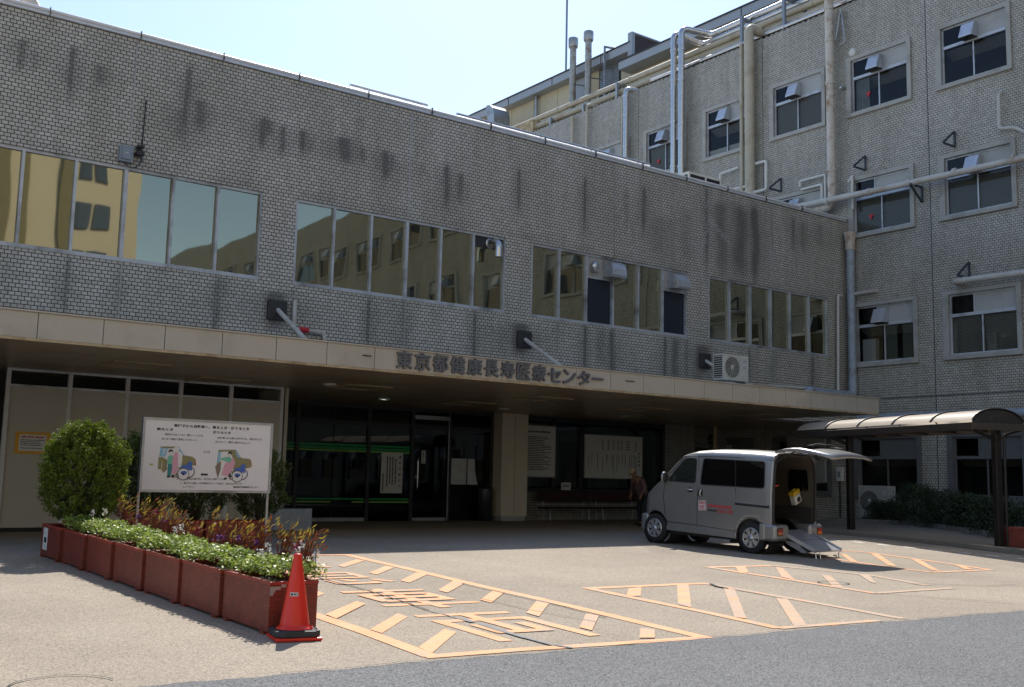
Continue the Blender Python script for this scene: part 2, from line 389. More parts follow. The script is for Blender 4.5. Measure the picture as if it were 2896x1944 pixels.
t1 = [strip([(8.78,10.25),(9.6,10.18),(10.45,10.13),(10.78,10.06)],.16), strip([(10.74,10.1),(10.66,9.6),(10.55,8.5),(10.42,7.5),(10.3,6.8)],.13), strip([(8.82,10.28),(8.70,9.2),(8.60,8.0),(8.45,6.95)],.14), strip([(8.45,6.96),(9.2,6.9),(9.9,6.84)],.12),
 [(9.32,10.05),(9.57,10.08),(8.9,9.39),(8.74,9.46)],[(10.25,10.12),(10.41,10.07),(8.73,8.4),(8.79,8.66)],[(10.56,9.59),(10.57,9.41),(8.66,7.55),(8.62,7.68)],[(10.47,8.67),(10.45,8.47),(8.87,6.95),(8.68,6.96)]]
flat('road_marking_and_sun_dash', t1, M['paint'], .005, [.15,.6,.25,.45,.3,.3,.62,.6])
t2 = [strip([(12.45,11.68),(13.1,11.6),(13.8,11.5)],.15), strip([(13.85,11.5),(14.1,10.6),(14.2,9.9),(13.95,9.2),(13.75,8.7)],.13), strip([(12.5,11.7),(12.38,10.2),(12.22,9.1),(12.12,8.4)],.13), strip([(12.1,8.42),(12.9,8.4),(13.8,8.35)],.12),
 [(12.97,11.53),(13.23,11.56),(12.54,10.89),(12.49,11.04)],[(13.71,11.35),(13.64,11.14),(12.41,9.93),(12.52,10.25)],[(13.48,10.29),(13.46,10.11),(12.25,8.99),(12.24,9.16)],[(14.11,10.08),(14.11,9.88),(13.2,9.15),(13.28,9.29)]]
flat('road_marking_and_sun_dash', t2, M['paint'], .005, [.2,.75,.35,.7,.25,.35,.55,.7])
t3 = [strip([(17.5,13.2),(18.05,12.95),(18.1,12.6),(17.85,11.6),(17.6,10.6),(17.25,9.7)],.13), strip([(16.1,12.4),(15.97,11.4),(15.78,10.4),(15.72,9.85)],.12), strip([(15.72,9.85),(16.5,9.8),(17.3,9.72)],.12),
 [(17.13,12.63),(17.17,12.53),(15.94,11.38),(15.94,11.54)],[(17.92,12.53),(18.01,12.42),(16.1,10.75),(16.08,10.9)],[(17.66,11.48),(17.76,11.37),(15.99,9.87),(16.13,10.13)],[(17.53,10.55),(17.47,10.33),(16.94,9.86),(16.86,9.97)]]
flat('road_marking_and_sun_dash', t3, M['paint'], .005, [.15,.2,.25,.15,.15,.15,.2])
ck = [strip([(6.13,12.33),(6.12,11.7),(6.15,11.54)],.03), strip([(6.15,11.54),(6.10,10.81),(6.01,10.02),(5.91,9.33)],.02),
 strip([(6.95,9.9),(6.9,9.0),(7.0,8.0)],.010), strip([(7.56,11.2),(7.50,10.2),(7.42,9.0),(7.3,8.2)],.016), strip([(10.75,10.0),(10.6,9.75),(10.55,9.5)],.05), strip([(10.6,9.5),(10.4,8.5)],.012), strip([(12.1,8.4),(12.6,7.6),(12.9,7.0)],.015), strip([(13.7,8.9),(14.6,8.3),(15.2,8.2)],.02)]
sel = [(float(x),float(e)+.004) for x,e in zip(xs[2:-2:2],ed[2:-2:2]) if 3.2 < x < 20]
ck += [strip(sel[i:i+40],.010+.008*((i//40)%3)) for i in range(0,len(sel)-40,39) if (i//39)%5 != 2]
flat('road_crack', ck, M['crack'], .0115)
flat('road_crack', [strip([(5.91,9.33),(5.89,8.75)],.02), strip([(5.90,8.72),(5.88,8.5)],.07), strip([(5.88,8.4),(5.82,7.9),(5.79,7.55)],.06), strip([(5.79,7.55),(5.78,7.2),(5.84,6.98)],.045)], M['patch'], .010)
ar = [(1.9+.33*cos(t), 7.36+.33*sin(t)) for t in np.linspace(.15,pi-.15,16)]
flat('road_crack', [strip(ar,.012), strip([(12.62+.22*cos(t),9.43+.2*sin(t)) for t in np.linspace(0,6.2,20)],.022)], M['crack'], .010)
# pavement strip in front of the right-hand block, white edge line
kl = [(23.6,24.0),(22.6,17.6),(22.19,15.86),(21.92,14.07),(21.48,12.47),(21.23,11.27),(20.9,9.5),(20.2,4.0),(19.6,-3.0)]
b = MB(); ysl = sorted(set(GYS+[y for _,y in kl]+[22.0,20,19,10,8,0]))
ysl = [y for y in ysl if -3 <= y <= 24]; xk = lambda y: float(np.interp(y, [q[1] for q in kl[::-1]], [q[0] for q in kl[::-1]]))
xs2 = [[xk(y), xk(y)+.12, 30.9] for y in ysl]
vs = []; fs = []
for y,(a,a2,c) in zip(ysl,xs2): vs += [(a,y,gz(y)+.004),(a+.005,y,gz(y)+.10),(a2,y,gz(y)+.10),(c,y,gz(y)+.10)]
for j in range(len(ysl)-1):
    for i in range(3): fs.append((j*4+i, j*4+i+1, (j+1)*4+i+1, (j+1)*4+i))
b.add(vs, fs); struct('side_pavement', b, M['pave'])
flat('road_marking_and_sun_dash', [strip([(xk(y)-.12,y) for y in np.arange(9,17.5,.5)],.07)], M['line_sundash'], .005)
flat('road_marking_and_sun_dash', [strip([(20.35+.03*(k%2),y),(20.3,y-.33)],.13) for k,y in enumerate(np.arange(15.3,9,-.62))], M['line_sundash'], .005)  # sunlight dashes within the carport shadow, painted as white strips
bl = [(28.9,21.8),(28.2,18.4),(27.7,17.69),(25.88,15.28),(24.09,12.77),(23.4,11.0),(22.9,8.0)]
b = MB(); vs = []
for i,(x,y) in enumerate(bl): vs += [(x,y,gz(y)+.10),(x+.02,y+.02,gz(y)+.22),(x+.12,y+.02,gz(y)+.22),(x+.14,y+.02,gz(y)+.17),(30.9,y,gz(y)+.17)]
b.add(vs, [(i*5+k,i*5+k+1,i*5+k+6,i*5+k+5) for i in range(len(bl)-1) for k in (0,1,2)]); 
struct('kerb', b, P('kerb_concrete',(.24,.23,.21),.85,var=.2,sc=4))
b = MB(); b.add(vs, [(i*5+3,i*5+4,i*5+9,i*5+8) for i in range(len(bl)-1)]); struct('planting_bed_soil', b, M['soil'])
# ------------------------------------------------------------------ materials of the buildings
M['brickA'] = brick('white_tile_front', 'x', (.70,.68,.635), (.60,.582,.545), (.020,.019,.018), .1234, .0802, .0080, stain=True, u0=.03)
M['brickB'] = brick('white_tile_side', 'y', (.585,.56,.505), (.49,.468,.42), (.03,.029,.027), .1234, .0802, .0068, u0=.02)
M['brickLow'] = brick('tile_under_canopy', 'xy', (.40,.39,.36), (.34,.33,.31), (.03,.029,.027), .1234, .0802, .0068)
M['alu'] = P('aluminium_frame', (.52,.55,.60), .42, .35, var=.12, sc=5, dirt=(.16,.16,.16))
M['coping'] = P('coping_metal', (.80,.82,.85), .3, .35, var=.08, sc=3)
M['steel'] = P('stainless', (.60,.59,.58), .27, 1.0, var=.06, sc=4)
M['steeld'] = P('dull_steel', (.42,.43,.44), .42, .8, var=.15, sc=7, dirt=(.2,.19,.18))
M['glassA'] = glass_dark('bronze_mirror_glass', (.90,.85,.62), .33, base=(.016,.017,.014), rough=.02, wave=.0050, wsc=.8)
M['glassB'] = glass_dark('clear_window_glass', (.62,.64,.66), .02, trans=.66, rough=.015, wave=.001, fk=.7)
M['navy'] = P('navy_screen', (.012,.018,.032), .5, var=.2, sc=8)
M['panelgrey'] = P('grey_panel', (.42,.43,.43), .6, var=.06, sc=2, dirt=(.34,.33,.31))
M['trim'] = P('pale_window_surround', (.40,.395,.37), .65, var=.08, sc=3, dirt=(.25,.24,.22))
M['hood'] = P('hood_metal', (.55,.58,.64), .36, .6, var=.08, sc=4, dirt=(.35,.34,.33))
M['fascia'] = P('cream_fascia', (.50,.455,.39), .5, var=.05, sc=1.2, dirt=(.40,.36,.30))
M['lip'] = P('stained_lip', (.46,.36,.22), .6, var=.25, sc=5, dirt=(.25,.15,.07), dsc=3)
M['soffit'] = P('soffit_panel', (.42,.33,.225), .32, var=.07, sc=1.5, dirt=(.27,.2,.13))
M['letter'] = P('letter_metal', (.17,.17,.18), .45, .5, var=.12, sc=9)
M['lettersh'] = P('letter_edge', (.10,.10,.10), .6)
M['cream'] = P('cream_metal_wall', (.60,.535,.38), .6, var=.06, sc=1.2, dirt=(.48,.40,.28))
M['fasciag'] = P('grey_roof_fascia', (.36,.39,.43), .5, .2, var=.08, sc=1.5)
M['dark'] = P('dark_metal', (.03,.03,.033), .5, var=.2)
M['black'] = P('black', (.008,.008,.009), .6)
M['brownpanel'] = P('maroon_panel', (.05,.028,.026), .6)
M['pipew'] = P('white_pipe', (.55,.53,.50), .5, var=.08, sc=4, dirt=(.36,.27,.18), dsc=.8)
M['pipec'] = P('cream_pipe', (.47,.43,.34), .55, var=.1, sc=3, dirt=(.33,.25,.16), dsc=1.0)
M['pipeb'] = P('blue_grey_pipe', (.31,.36,.43), .5, var=.12, sc=5, dirt=(.2,.17,.14), dsc=2.2)
M['rustpipe'] = P('rusty_white_pipe', (.58,.54,.48), .55, var=.1, sc=3, dirt=(.28,.11,.04), dsc=2.5)
M['rust'] = P('rusted_box', (.50,.40,.24), .8, var=.3, sc=3, dirt=(.10,.035,.014), dsc=3.2)
M['rack'] = P('grey_rack_steel', (.26,.30,.36), .5, .3, var=.12)
M['bluesteel'] = P('dark_blue_bracket', (.045,.065,.085), .5, .2)
M['white'] = P('white_plastic', (.66,.66,.63), .5, var=.05)
M['ivory'] = P('ivory_appliance', (.58,.565,.50), .5, var=.06, dirt=(.4,.38,.33))
M['red'] = P('red_mark', (.55,.02,.03), .5)
M['blind'] = None
def stripes(name, c1, c2, period, w=.5, rough=.6):
    m, nt, b, out = newmat(name); g = G(nt); sp = g.n('ShaderNodeSeparateXYZ'); g.l(g.pos(), sp.inputs[0])
    f = g.math('FRACT', g.math('DIVIDE', sp.outputs[2], period)); c = g.ramp(f, [(0,c2),(w-.05,c1),(w+.05,c1),(1,c2)]); g.l(c, b.inputs['Base Color']); b.inputs['Roughness'].default_value = rough
    return m
M['blind'] = stripes('venetian_blind', (.36,.34,.29), (.10,.095,.085), .045)
M['curtain'] = P('curtain', (.34,.36,.36), .8, var=.25, sc=3)
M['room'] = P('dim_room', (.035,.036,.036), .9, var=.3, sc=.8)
M['ceil'] = P('room_ceiling', (.30,.29,.26), .9)

YA, XB = 22.216, 30.8
# ------------------------------------------------------------------ low wing (front wall faces -Y)
LWZ0, SILL, HEAD, PAR = 3.47, 5.68, 7.72, 10.52
bays = [(-3.6,2.4),(3.25,9.27),(10.11,16.10),(16.97,22.89),(23.84,29.66)]
joints = [6.28,13.10,19.94,26.83]
streaks = [(4.05,9.9,.7,.16,.75),(4.3,9.75,.5,.12,.5),(5.02,10.0,1.25,.13,.9),(5.6,9.75,.5,.22,.6),(7.42,10.2,1.9,.11,.85),(7.35,9.2,.8,.30,.6),(7.72,9.5,.8,.26,.7),(9.2,9.45,.8,.14,1.),(9.3,9.4,.45,.3,.7),(9.7,9.35,.75,.12,.9),(10.2,9.35,.6,.16,.9),(10.4,9.2,.4,.16,.5),
 (11.3,9.4,.65,.32,1.),(11.75,9.3,.5,.15,.7),(12.4,9.3,.8,.2,.95),(12.6,9.25,.5,.16,.7),(13.4,9.2,.4,.1,.4),(14.2,9.3,1.2,.15,.9),(14.6,9.15,.8,.18,.7),(16.5,9.65,1.3,.10,.9),(18.83,9.85,1.7,.10,.9),(21.1,10.0,1.6,.12,.85),(20.4,9.8,1.3,.10,.5),
 (23.75,10.45,2.9,.10,1.),(24.4,10.1,2.6,.55,.62),(25.3,10.15,2.7,.7,.75),(26.0,10.2,2.75,.35,1.),(21.8,9.2,1.5,1.0,.36),(22.9,9.6,1.9,.6,.30),(27.9,10.2,1.2,.12,.8),(28.4,10.1,1.0,.18,.6),(29.4,10.2,.9,.4,.35),(2.6,10.0,1.0,.2,.8),(1.0,9.9,.9,.2,.6),
 (5.22,5.62,1.4,.07,.75),(6.27,5.62,1.2,.05,.5),(8.34,5.62,1.6,.09,.9),(8.5,5.6,.5,.25,.4),(4.2,5.62,.7,.06,.4),(12.1,5.62,1.5,.09,.85),(13.1,5.62,1.4,.08,.7),(15.18,5.62,1.7,.09,.95),(10.12,5.6,1.0,.07,.5),(17.9,5.6,1.0,.06,.4),(18.9,5.62,1.7,.11,1.),(19.9,5.62,1.8,.22,.85),(19.5,5.6,1.3,.35,.45),(21.98,5.62,1.9,.10,1.),(22.4,5.62,1.8,.35,.7),(22.9,5.6,1.5,.16,.6),(25.7,5.62,1.3,.07,.7),(26.83,5.6,1.2,.08,.5),(28.8,5.62,1.6,.10,.95),
 (9.75,5.45,.95,.48,1.0),(16.66,5.45,.9,.48,1.0),(23.55,5.5,.95,.5,1.0),(23.3,5.2,1.2,.6,.5)]
def stain_at(x, z):
    s = 0.
    for x0,zt,h,w_,k in streaks:
        if abs(x-x0) > w_*3+.3 or z > zt+.12 or z < zt-h*1.12: continue
        wob = .10*w_*sin(z*3.3+x0*11)
        t = (zt-z)/h
        v = math.exp(-((x-x0-wob)/(w_*.62))**2)*min(1,max(0,(t+.08)/.14))*min(1,max(0,(1.1-t)/.45))
        halo = math.exp(-((x-x0)/(w_*1.7+.08))**2)*min(1,max(0,(t+.1)/.35))*min(1,max(0,(1.12-t)/.6))
        s = max(s, k*v, .42*k*halo)
    if z > HEAD and z < HEAD+.3: s = max(s, .30*(1-(z-HEAD)/.3)*(.6+.4*sin(x*3.1)))
    if z < 4.6 and z > 3.9: s = max(s, .10)
    return s
lw = thing('low_wing', 'two-storey white-tiled hospital wing with long olive ribbon windows above the entrance canopy', 'building', (0,0,0))
b = MB(); st = []; lime = []
def grid(x0, x1, z0, z1, d=.07):
    nx = max(1,int((x1-x0)/d)); nz = max(1,int((z1-z0)/d)); xs = np.linspace(x0,x1,nx+1); zs = np.linspace(z0,z1,nz+1); n = nx+1
    b.add([(x,YA,z) for z in zs for x in xs], [(j*n+i,j*n+i+1,(j+1)*n+i+1,(j+1)*n+i) for j in range(nz) for i in range(nx)])
    for z in zs:
        for x in xs:
            st.append(stain_at(x,z)); dl = abs(x-23.72-.05*sin(z*9)); lime.append(max(0,1-dl/.13)*(1 if 8.7<z<10.2 else 0)+(.8 if (abs(x-24.3)<.5 and abs(z-9.2+.6*(x-24.3))<.12) else 0)+(.9 if abs(x-26.83)<.05 and z<9 else 0))
XL, XR_ = -9.0, XB
grid(XL, XR_, HEAD, PAR); grid(XL, XR_, LWZ0, SILL)
edges = [XL]+[e for q in bays for e in q]+[XR_]
for i in range(0,len(edges),2): grid(edges[i], edges[i+1], SILL, HEAD)
k = len(b.v)
for x0,x1 in bays:                                   # reveals
    b.quad((x0,YA,SILL),(x0,YA+.14,SILL),(x0,YA+.14,HEAD),(x0,YA,HEAD)); b.quad((x1,YA+.14,SILL),(x1,YA,SILL),(x1,YA,HEAD),(x1,YA+.14,HEAD))
    b.quad((x0,YA,HEAD),(x0,YA+.14,HEAD),(x1,YA+.14,HEAD),(x1,YA,HEAD)); b.quad((x0,YA,SILL),(x1,YA,SILL),(x1,YA+.14,SILL),(x0,YA+.14,SILL))
st += [.35]*(len(b.v)-k); lime += [0]*(len(b.v)-k)
wl = b.build('wall', M['brickA'], lw, loc=(0,0,0))
for nm,dat in (('stain',st),('lime',lime)):
    a = wl.data.attributes.new(nm, 'FLOAT', 'POINT'); a.data.foreach_set('value', np.array(dat, dtype=np.float32))
b = MB()                                              # roof slab, back walls and first-floor slab
b.box(XL,XB-.02,YA+.16,46,9.9,10.05); b.box(XL,XB-.02,YA+.3,46,3.44,3.9); b.box(XL-.2,XL,YA+.02,46,0,10.5); b.box(XL,XB-.02,46,46.2,0,10.5); b.box(XL,XB-.02,YA+.45,YA+.5,3.9,9.9); b.box(XL,XB-.02,YA+.16,YA+.35,HEAD+.02,10.5)
b.build('roof', M['panelgrey'], lw, loc=(0,0,0))
b = MB(); b.box(XL,XB-.04,YA-.045,YA+.36,PAR,PAR+.06,2); b.tube([(XL,YA-.03,PAR+.10),(XB-.04,YA-.03,PAR+.10)],.042,14); b.box(XL,XB-.04,YA+.02,YA+.36,PAR+.06,PAR+.14)
for x in np.arange(-8.3,30,1.83): b.box(x-.004,x+.004,YA-.098,YA+.365,PAR-.004,PAR+.165,1)
b.build('coping', [M['coping'],M['dark'],P('coping_front_sky_tint',(.62,.66,.72),.35,.3)], lw, loc=(0,0,0))  # front face coloured pale blue for the sky it mirrors
for x in joints:
    for z0,z1 in ((HEAD,PAR),(3.9,SILL)): b = MB(); b.box(x-.012,x+.012,YA-.006,YA+.02,z0,z1); b.build('movement_joint', M['steeld'], lw, loc=(0,0,0))
def a_window(x0, x1, idx):
    n = 6; p = (x1-x0)/n; f = MB(); y0, y1 = YA+.05, YA+.13
    f.box(x0,x1,y0-.07,y1,SILL+.002,SILL+.085); f.box(x0,x1,y0,y1,HEAD-.07,HEAD-.002); 
    for i in range(n+1):
        x = x0+p*i; w_ = .055 if i != 3 else .075
        xa = x+.002 if i == 0 else x-w_/2; xb = x-.002 if i == n else x+w_/2
        f.box(xa if i else x0+.002, xb if i else x0+w_, y0-.04, y1, SILL+.086, HEAD-.071)
    fr = f.build('window', M['alu'], lw, loc=(0,0,0))
    for i in range(n):
        xa = x0+p*i+.03; xb = x0+p*(i+1)-.03; za, zb = SILL+.08, HEAD-.065; y = YA+.10
        t1, t2 = random.uniform(-.008,.008), random.uniform(-.006,.006)
        nav = (idx == 3 and i in (2,5)); duct = (idx == 2 and i == 5)
        q = MB()
        if nav: zc = zb-.62; q.box(xa,xb,y,y+.012,za,zc)
        elif duct: zc = zb-.30; q.quad((xa,y-t1,za),(xb,y+t1,za),(xb,y+t1,zc),(xa,y-t1,zc))
        else: q.quad((xa,y-t1-t2,za),(xb,y+t1-t2,za),(xb,y+t1+t2,zb),(xa,y-t1+t2,zb))
        pn = q.build('pane', M['navy'] if nav else M['glassA'], fr, loc=(0,0,0))
        if nav:
            q = MB(); q.box(xa,xb,y-.012,y+.01,zc+.03,zb); q.box(xa,xb,y-.05,y+.015,zc-.01,zc+.03,1); q.build('vent_panel', [M['panelgrey'],M['alu']], fr, loc=(0,0,0))
            # square hood with rounded front
            hx = xa+.62 if i == 2 else xa+.22; wv = .52; zt = zc+.56; h = MB()
            prof = [(0,0),(.42,-.05),(.46,.02),(.44,.2),(.36,.36),(.2,.45),(0,.46)]
            h.prism([(d,z) for d,z in prof], (hx,y-.015,zt-.47), (0,-1,0), (0,0,1), -wv)
            h.build('vent_hood', M['hood'], fr, loc=(0,0,0), bevel=.008)
            if i == 2:
                h = MB(); h.tube([(xa+.25,y-.01,zc+.32),(xa+.25,y-.10,zc+.32)],.12,16); h.ell((xa+.25,y-.10,zc+.34),(.125,.10,.13),8); h.box(xa+.13,xa+.37,y-.20,y-.02,zc+.17,zc+.25); h.build('vent_hood', M['steel'], fr, loc=(0,0,0))
        if duct:
            q = MB(); q.box(xa,xb,y-.01,y+.01,zc,zb); q.build('vent_panel', M['dark'], fr, loc=(0,0,0))
            h = MB(); h.tube([(xa+.52,y,zb-.16),(xa+.52,y-.42,zb-.18),(xa+.52,y-.42,zb-.58)],.105,16,bend=.2); h.lathe([(.11,-.02),(.14,-.02),(.14,.0),(.11,.0)],(xa+.52,y-.02,zb-.16),16,axis='y')
            h.build('vent_duct', M['steel'], fr, loc=(0,0,0))
    return fr
for i,(x0,x1) in enumerate(bays): a_window(x0,x1,i)
# ground-floor walls in the shade of the canopy
EY = 27.0
b = MB(); b.box(26.70,28.02,EY-.02,EY+.2,.0,3.42); b.box(28.02,28.2,EY-.02,EY+.75,0,3.42); b.box(28.2,30.78,EY+.75,EY+.95,0,3.42); b.box(20.30,26.70,EY+.02,EY+.2,0,1.05)
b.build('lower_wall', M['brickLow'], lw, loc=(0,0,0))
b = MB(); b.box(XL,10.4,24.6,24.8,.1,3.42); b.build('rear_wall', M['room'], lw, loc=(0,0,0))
# ------------------------------------------------------------------ ward block (wall faces -X)
WZ = [(1.04,3.10),(5.42,7.60),(9.91,12.05),(14.26,16.43)]
PB, PTOP = 3.45, 18.45
wb = thing('ward_block', 'four-storey white-tiled ward block with single windows and wall pipes standing behind the carport', 'building', (0,0,0))
ks = list(range(-19,8)); Yk = [18.62+PB*k for k in ks]
b = MB(); y0, y1 = -48.0, 46.0
zz = [0]+[z for q in WZ for z in q]+[PTOP]
for i in range(0,len(zz),2): b.quad((XB,y1,zz[i]),(XB,y0,zz[i]),(XB,y0,zz[i+1]),(XB,y1,zz[i+1]))
for z0,z1 in WZ:
    e = [y0]
    for Y in Yk: e += [Y-2.5,Y]
    e.append(y1)
    for i in range(0,len(e),2): b.quad((XB,e[i+1],z0),(XB,e[i],z0),(XB,e[i],z1),(XB,e[i+1],z1))
    for Y in Yk:
        a,c = Y-2.5,Y
        b.quad((XB,a,z0),(XB,c,z0),(XB+.2,c,z0),(XB+.2,a,z0)); b.quad((XB,c,z1),(XB,a,z1),(XB+.2,a,z1),(XB+.2,c,z1)); b.quad((XB,c,z0),(XB,c,z1),(XB+.2,c,z1),(XB+.2,c,z0)); b.quad((XB,a,z1),(XB,a,z0),(XB+.2,a,z0),(XB+.2,a,z1))
b.box(XB+.001,XB+.3,y0,y1,PTOP-.4,PTOP)
for y in np.arange(18,46,.2468): b.box(XB-.002,XB+.12,y,y+.1,PTOP,PTOP+.05)
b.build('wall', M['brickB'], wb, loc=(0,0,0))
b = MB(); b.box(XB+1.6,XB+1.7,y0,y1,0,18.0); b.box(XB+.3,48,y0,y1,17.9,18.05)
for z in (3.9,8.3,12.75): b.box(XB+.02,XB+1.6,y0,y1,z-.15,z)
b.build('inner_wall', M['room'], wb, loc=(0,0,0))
for y in (19.0,25.9,12.1,32.8): b = MB(); b.box(XB-.006,XB+.02,y-.012,y+.012,0,PTOP); b.build('movement_joint', M['bluesteel'], wb, loc=(0,0,0))
b = MB(); b.box(XB-.008,XB+.01,9,22.1,4.28,4.31); b.build('movement_joint', M['bluesteel'], wb, loc=(0,0,0))
# one detailed window, in a frame with x to the right, y inwards, z up
W_, H_ = 2.5, 2.17
def ward_window(h=H_):
    f = MB(); s = h/H_
    f.box(-.02,W_+.02,-.07,.16,h-.13,h); f.box(-.03,W_+.03,-.10,.16,-.02,.11)
    f.box(-.02,.17,-.07,.16,.111,h-.131); f.box(W_-.13,W_+.02,-.07,.16,.111,h-.131)
    fr = f.build('window', M['trim'], wb, loc=(0,0,0)); zt = .10+(h-.24)*.66
    f = MB(); x0,x1 = .172,W_-.132
    f.box(x0,x0+.055,.03,.10,.112,h-.132); f.box(x1-.05,x1,.03,.10,.112,h-.132); f.box(x0+.056,x1-.051,.03,.10,.112,.175); f.box(x0+.056,x1-.051,.03,.10,h-.185,h-.132)
    f.box(x0+.056,x1-.051,.01,.10,zt-.05,zt+.05); f.box(1.22,1.265,.035,.10,.176,zt-.051); f.box(.965,1.015,.03,.10,zt+.051,h-.186)
    f.build('sash', M['alu'], fr, loc=(0,0,0))
    for a,c,z0,z1,y in ((x0+.05,.97,zt+.045,h-.18,.06),(x0+.05,1.225,.17,zt-.045,.075),(1.26,x1-.045,.17,zt-.045,.06)):
        q = MB(); q.quad((a,y,z0),(c,y,z0),(c,y,z1),(a,y,z1)); q.build('pane', M['glassB'], fr, loc=(0,0,0))
    q = MB(); q.box(1.016,x1-.051,.05,.08,zt+.051,h-.186); q.build('vent_panel', M['panelgrey'], fr, loc=(0,0,0))
    return fr, zt
M['trim2'] = P('grey_surround_shaded_sash', (.13,.135,.14), .6, var=.1, sc=3)
def rotw(o, y, z): o.location = (XB,y,z); o.rotation_euler = (0,0,-pi/2); return o
win0, ZT = ward_window()
HK = MB(); HK.prism([(0,.02),(.40,0),(.40,.06),(.22,.48),(0,.52)],(.97,.05,ZT+.02),(0,-1,0),(0,0,1),-.44); HK.box(.965,1.415,-.36,.055,ZT-.0,ZT+.018,1)
hood0 = HK.build('vent_hood', [M['hood'],M['dark']], win0, loc=(0,0,0), bevel=.006)
def behind(kind):
    q = MB(); y = .14; x0,x1 = .19,W_-.15
    if kind == 'blind': q.box(x0,x1,y,y+.01,.14,ZT-.04); return q, M['blind'], 'blind'
    if kind == 'half': q.box(x0,x1,y,y+.01,.62,ZT-.04); return q, M['blind'], 'blind'
    if kind == 'curtain':
        for i in range(9): q.cyl((x0+.07+i*.06,y+.05+.02*(i%2),.14),(x0+.07+i*.06,y+.05+.02*(i%2),ZT-.03),.035,n=8)
        return q, M['curtain'], 'curtain'
    if kind == 'board': q.box(x0,1.9,y,y+.03,.12,.42); return q, M['white'], 'board'
    if kind == 'shelf':
        q.box(x0+.05,.75,y+.1,y+.3,.14,.95); return q, M['white'], 'cabinet'
def ceil_strip():
    q = MB(); q.quad((.19,.2,ZT-.06),(W_-.15,.2,ZT-.06),(W_-.15,.62,ZT-.28),(.19,.62,ZT-.28)); return q
kinds = {(3,0):'none',(3,1):'curtain',(3,2):'blind',(3,3):'board',(3,4):'blind',(3,5):'blind',(2,0):'blind',(2,1):'blind',(2,2):'curtain',(1,0):'blind',(1,1):'shelf',(0,0):'none',(0,1):'none',(2,3):'blind',(3,6):'none'}
marks = {(3,1),(3,4),(2,1)}; nohood = {(2,1),(1,0),(0,1),(0,0),(2,3)}
simple = None; made = []; first = True
sq = MB(); sq.box(-.02,W_+.02,-.07,.1,H_-.13,H_); sq.box(-.03,W_+.03,-.1,.1,-.02,.11); sq.box(-.02,.17,-.07,.1,.11,H_-.13); sq.box(W_-.13,W_+.02,-.07,.1,.11,H_-.13); sq.box(.17,W_-.13,.02,.1,ZT-.05,ZT+.05); sq.box(1.22,1.27,.02,.1,.11,ZT-.05)
sq.box(1.0,W_-.13,.05,.09,ZT+.05,H_-.13,1); sq.box(.17,1.0,.05,.07,ZT+.05,H_-.13,2); sq.box(.17,1.22,.05,.07,.11,ZT-.05,2); sq.box(1.27,W_-.13,.05,.07,.11,ZT-.05,2)
sq.prism([(0,.02),(.40,0),(.40,.06),(.22,.48),(0,.52)],(.97,.05,ZT+.02),(0,-1,0),(0,0,1),-.44,3)
gdark = glass_dark('far_window_glass',(.9,.93,.95),.10,base=(.02,.021,.022),fk=.6)
for row,(z0,z1) in enumerate(WZ):
    for k,Y in zip(ks,Yk):
        if 0 <= k <= 6:
            o = win0 if first else dup(win0); first = False
            rotw(o, Y, z0); o.scale = (1,1,(z1-z0)/H_); made.append((row,k,o))
        else:
            if simple is None: simple = sq.build('window', [M['trim'],M['panelgrey'],gdark,M['hood']], wb, loc=(0,0,0)); o = simple
            else: o = simple.copy(); COL.objects.link(o)
            rotw(o, Y, z0); o.scale = (1,1,(z1-z0)/H_)
for row,k,o in made:
    kd = kinds.get((row,k),'none')
    if row == 0:
        for c in [o]+[c for c in o.children if c.name.split('.')[0] in ('sash','vent_panel')]: c.data = c.data.copy(); c.data.materials[0] = M['trim2']  # sash and vent panel take the grey too, painted for the shade there
    if kd != 'none': q, mt, nm = behind(kd); q.build(nm, mt, o, loc=(0,0,0))
    if row >= 2 or kd == 'none' or (row,k) == (1,1): ceil_strip().build('ceiling_edge', M['ceil'], o, loc=(0,0,0))
    if (row,k) in marks:
        q = MB(); q.prism([(-.10,.12),(.10,.12),(0,-.07)],(.80,.05,.62),(1,0,0),(0,0,1),.004); q.build('emergency_mark', M['red'], o, loc=(0,0,0))
    if (row,k) in nohood:
        for c in list(o.children):
            if c.name.startswith('vent_hood'): bpy.data.objects.remove(c)
# end wall of the ward block roof storey
ph = thing('rooftop_storey', 'cream metal-clad storey with grey eaves set back on the ward block roof', 'building', (0,0,0))
b = MB(); b.box(34.0,46,36.3,62,18,22.1); b.box(34.0,46,-20,36.28,18,21.2)
for y in np.arange(22,62,2.05): b.box(33.985,34.01,y-.01,y+.01,18.1,22.05 if y > 36.3 else 21.1,1)
b.build('wall', [M['cream'],M['lip']], ph, loc=(0,0,0))
b = MB(); b.box(33.45,47,36.25,63,22.08,22.48); b.box(33.40,47,36.25,63,22.48,22.54,1); b.box(33.15,47,-21,36.75,21.14,21.54); b.box(33.10,47,-21,36.8,21.54,21.6,1)
for y in (38.4,42.3,46.2,50.1,54,58): b.box(33.43,33.47,y-.015,y+.015,22.07,22.49,1)
for y in (33.0,29.0,25.0): b.box(33.13,33.17,y-.015,y+.015,21.13,21.55,1)
b.build('eaves', [M['fasciag'],M['dark']], ph, loc=(0,0,0))
b = MB(); b.box(33.62,41,36.15,36.22,21.6,22.86,1); b.box(33.42,33.61,36.10,36.40,21.3,22.90); b.box(33.42,41,36.10,36.40,22.90,22.97)
b.build('end_panel', [M['fasciag'],M['brownpanel']], ph, loc=(0,0,0))
b = MB(); b.box(33.9,34.0,39.9,41.1,20.9,22.0); b.build('cabinet', M['fasciag'], ph, loc=(0,0,0))
b = MB()
for i in range(14): b.box(33.93,33.99,37.6,39.0,20.7+i*.1,20.76+i*.1)
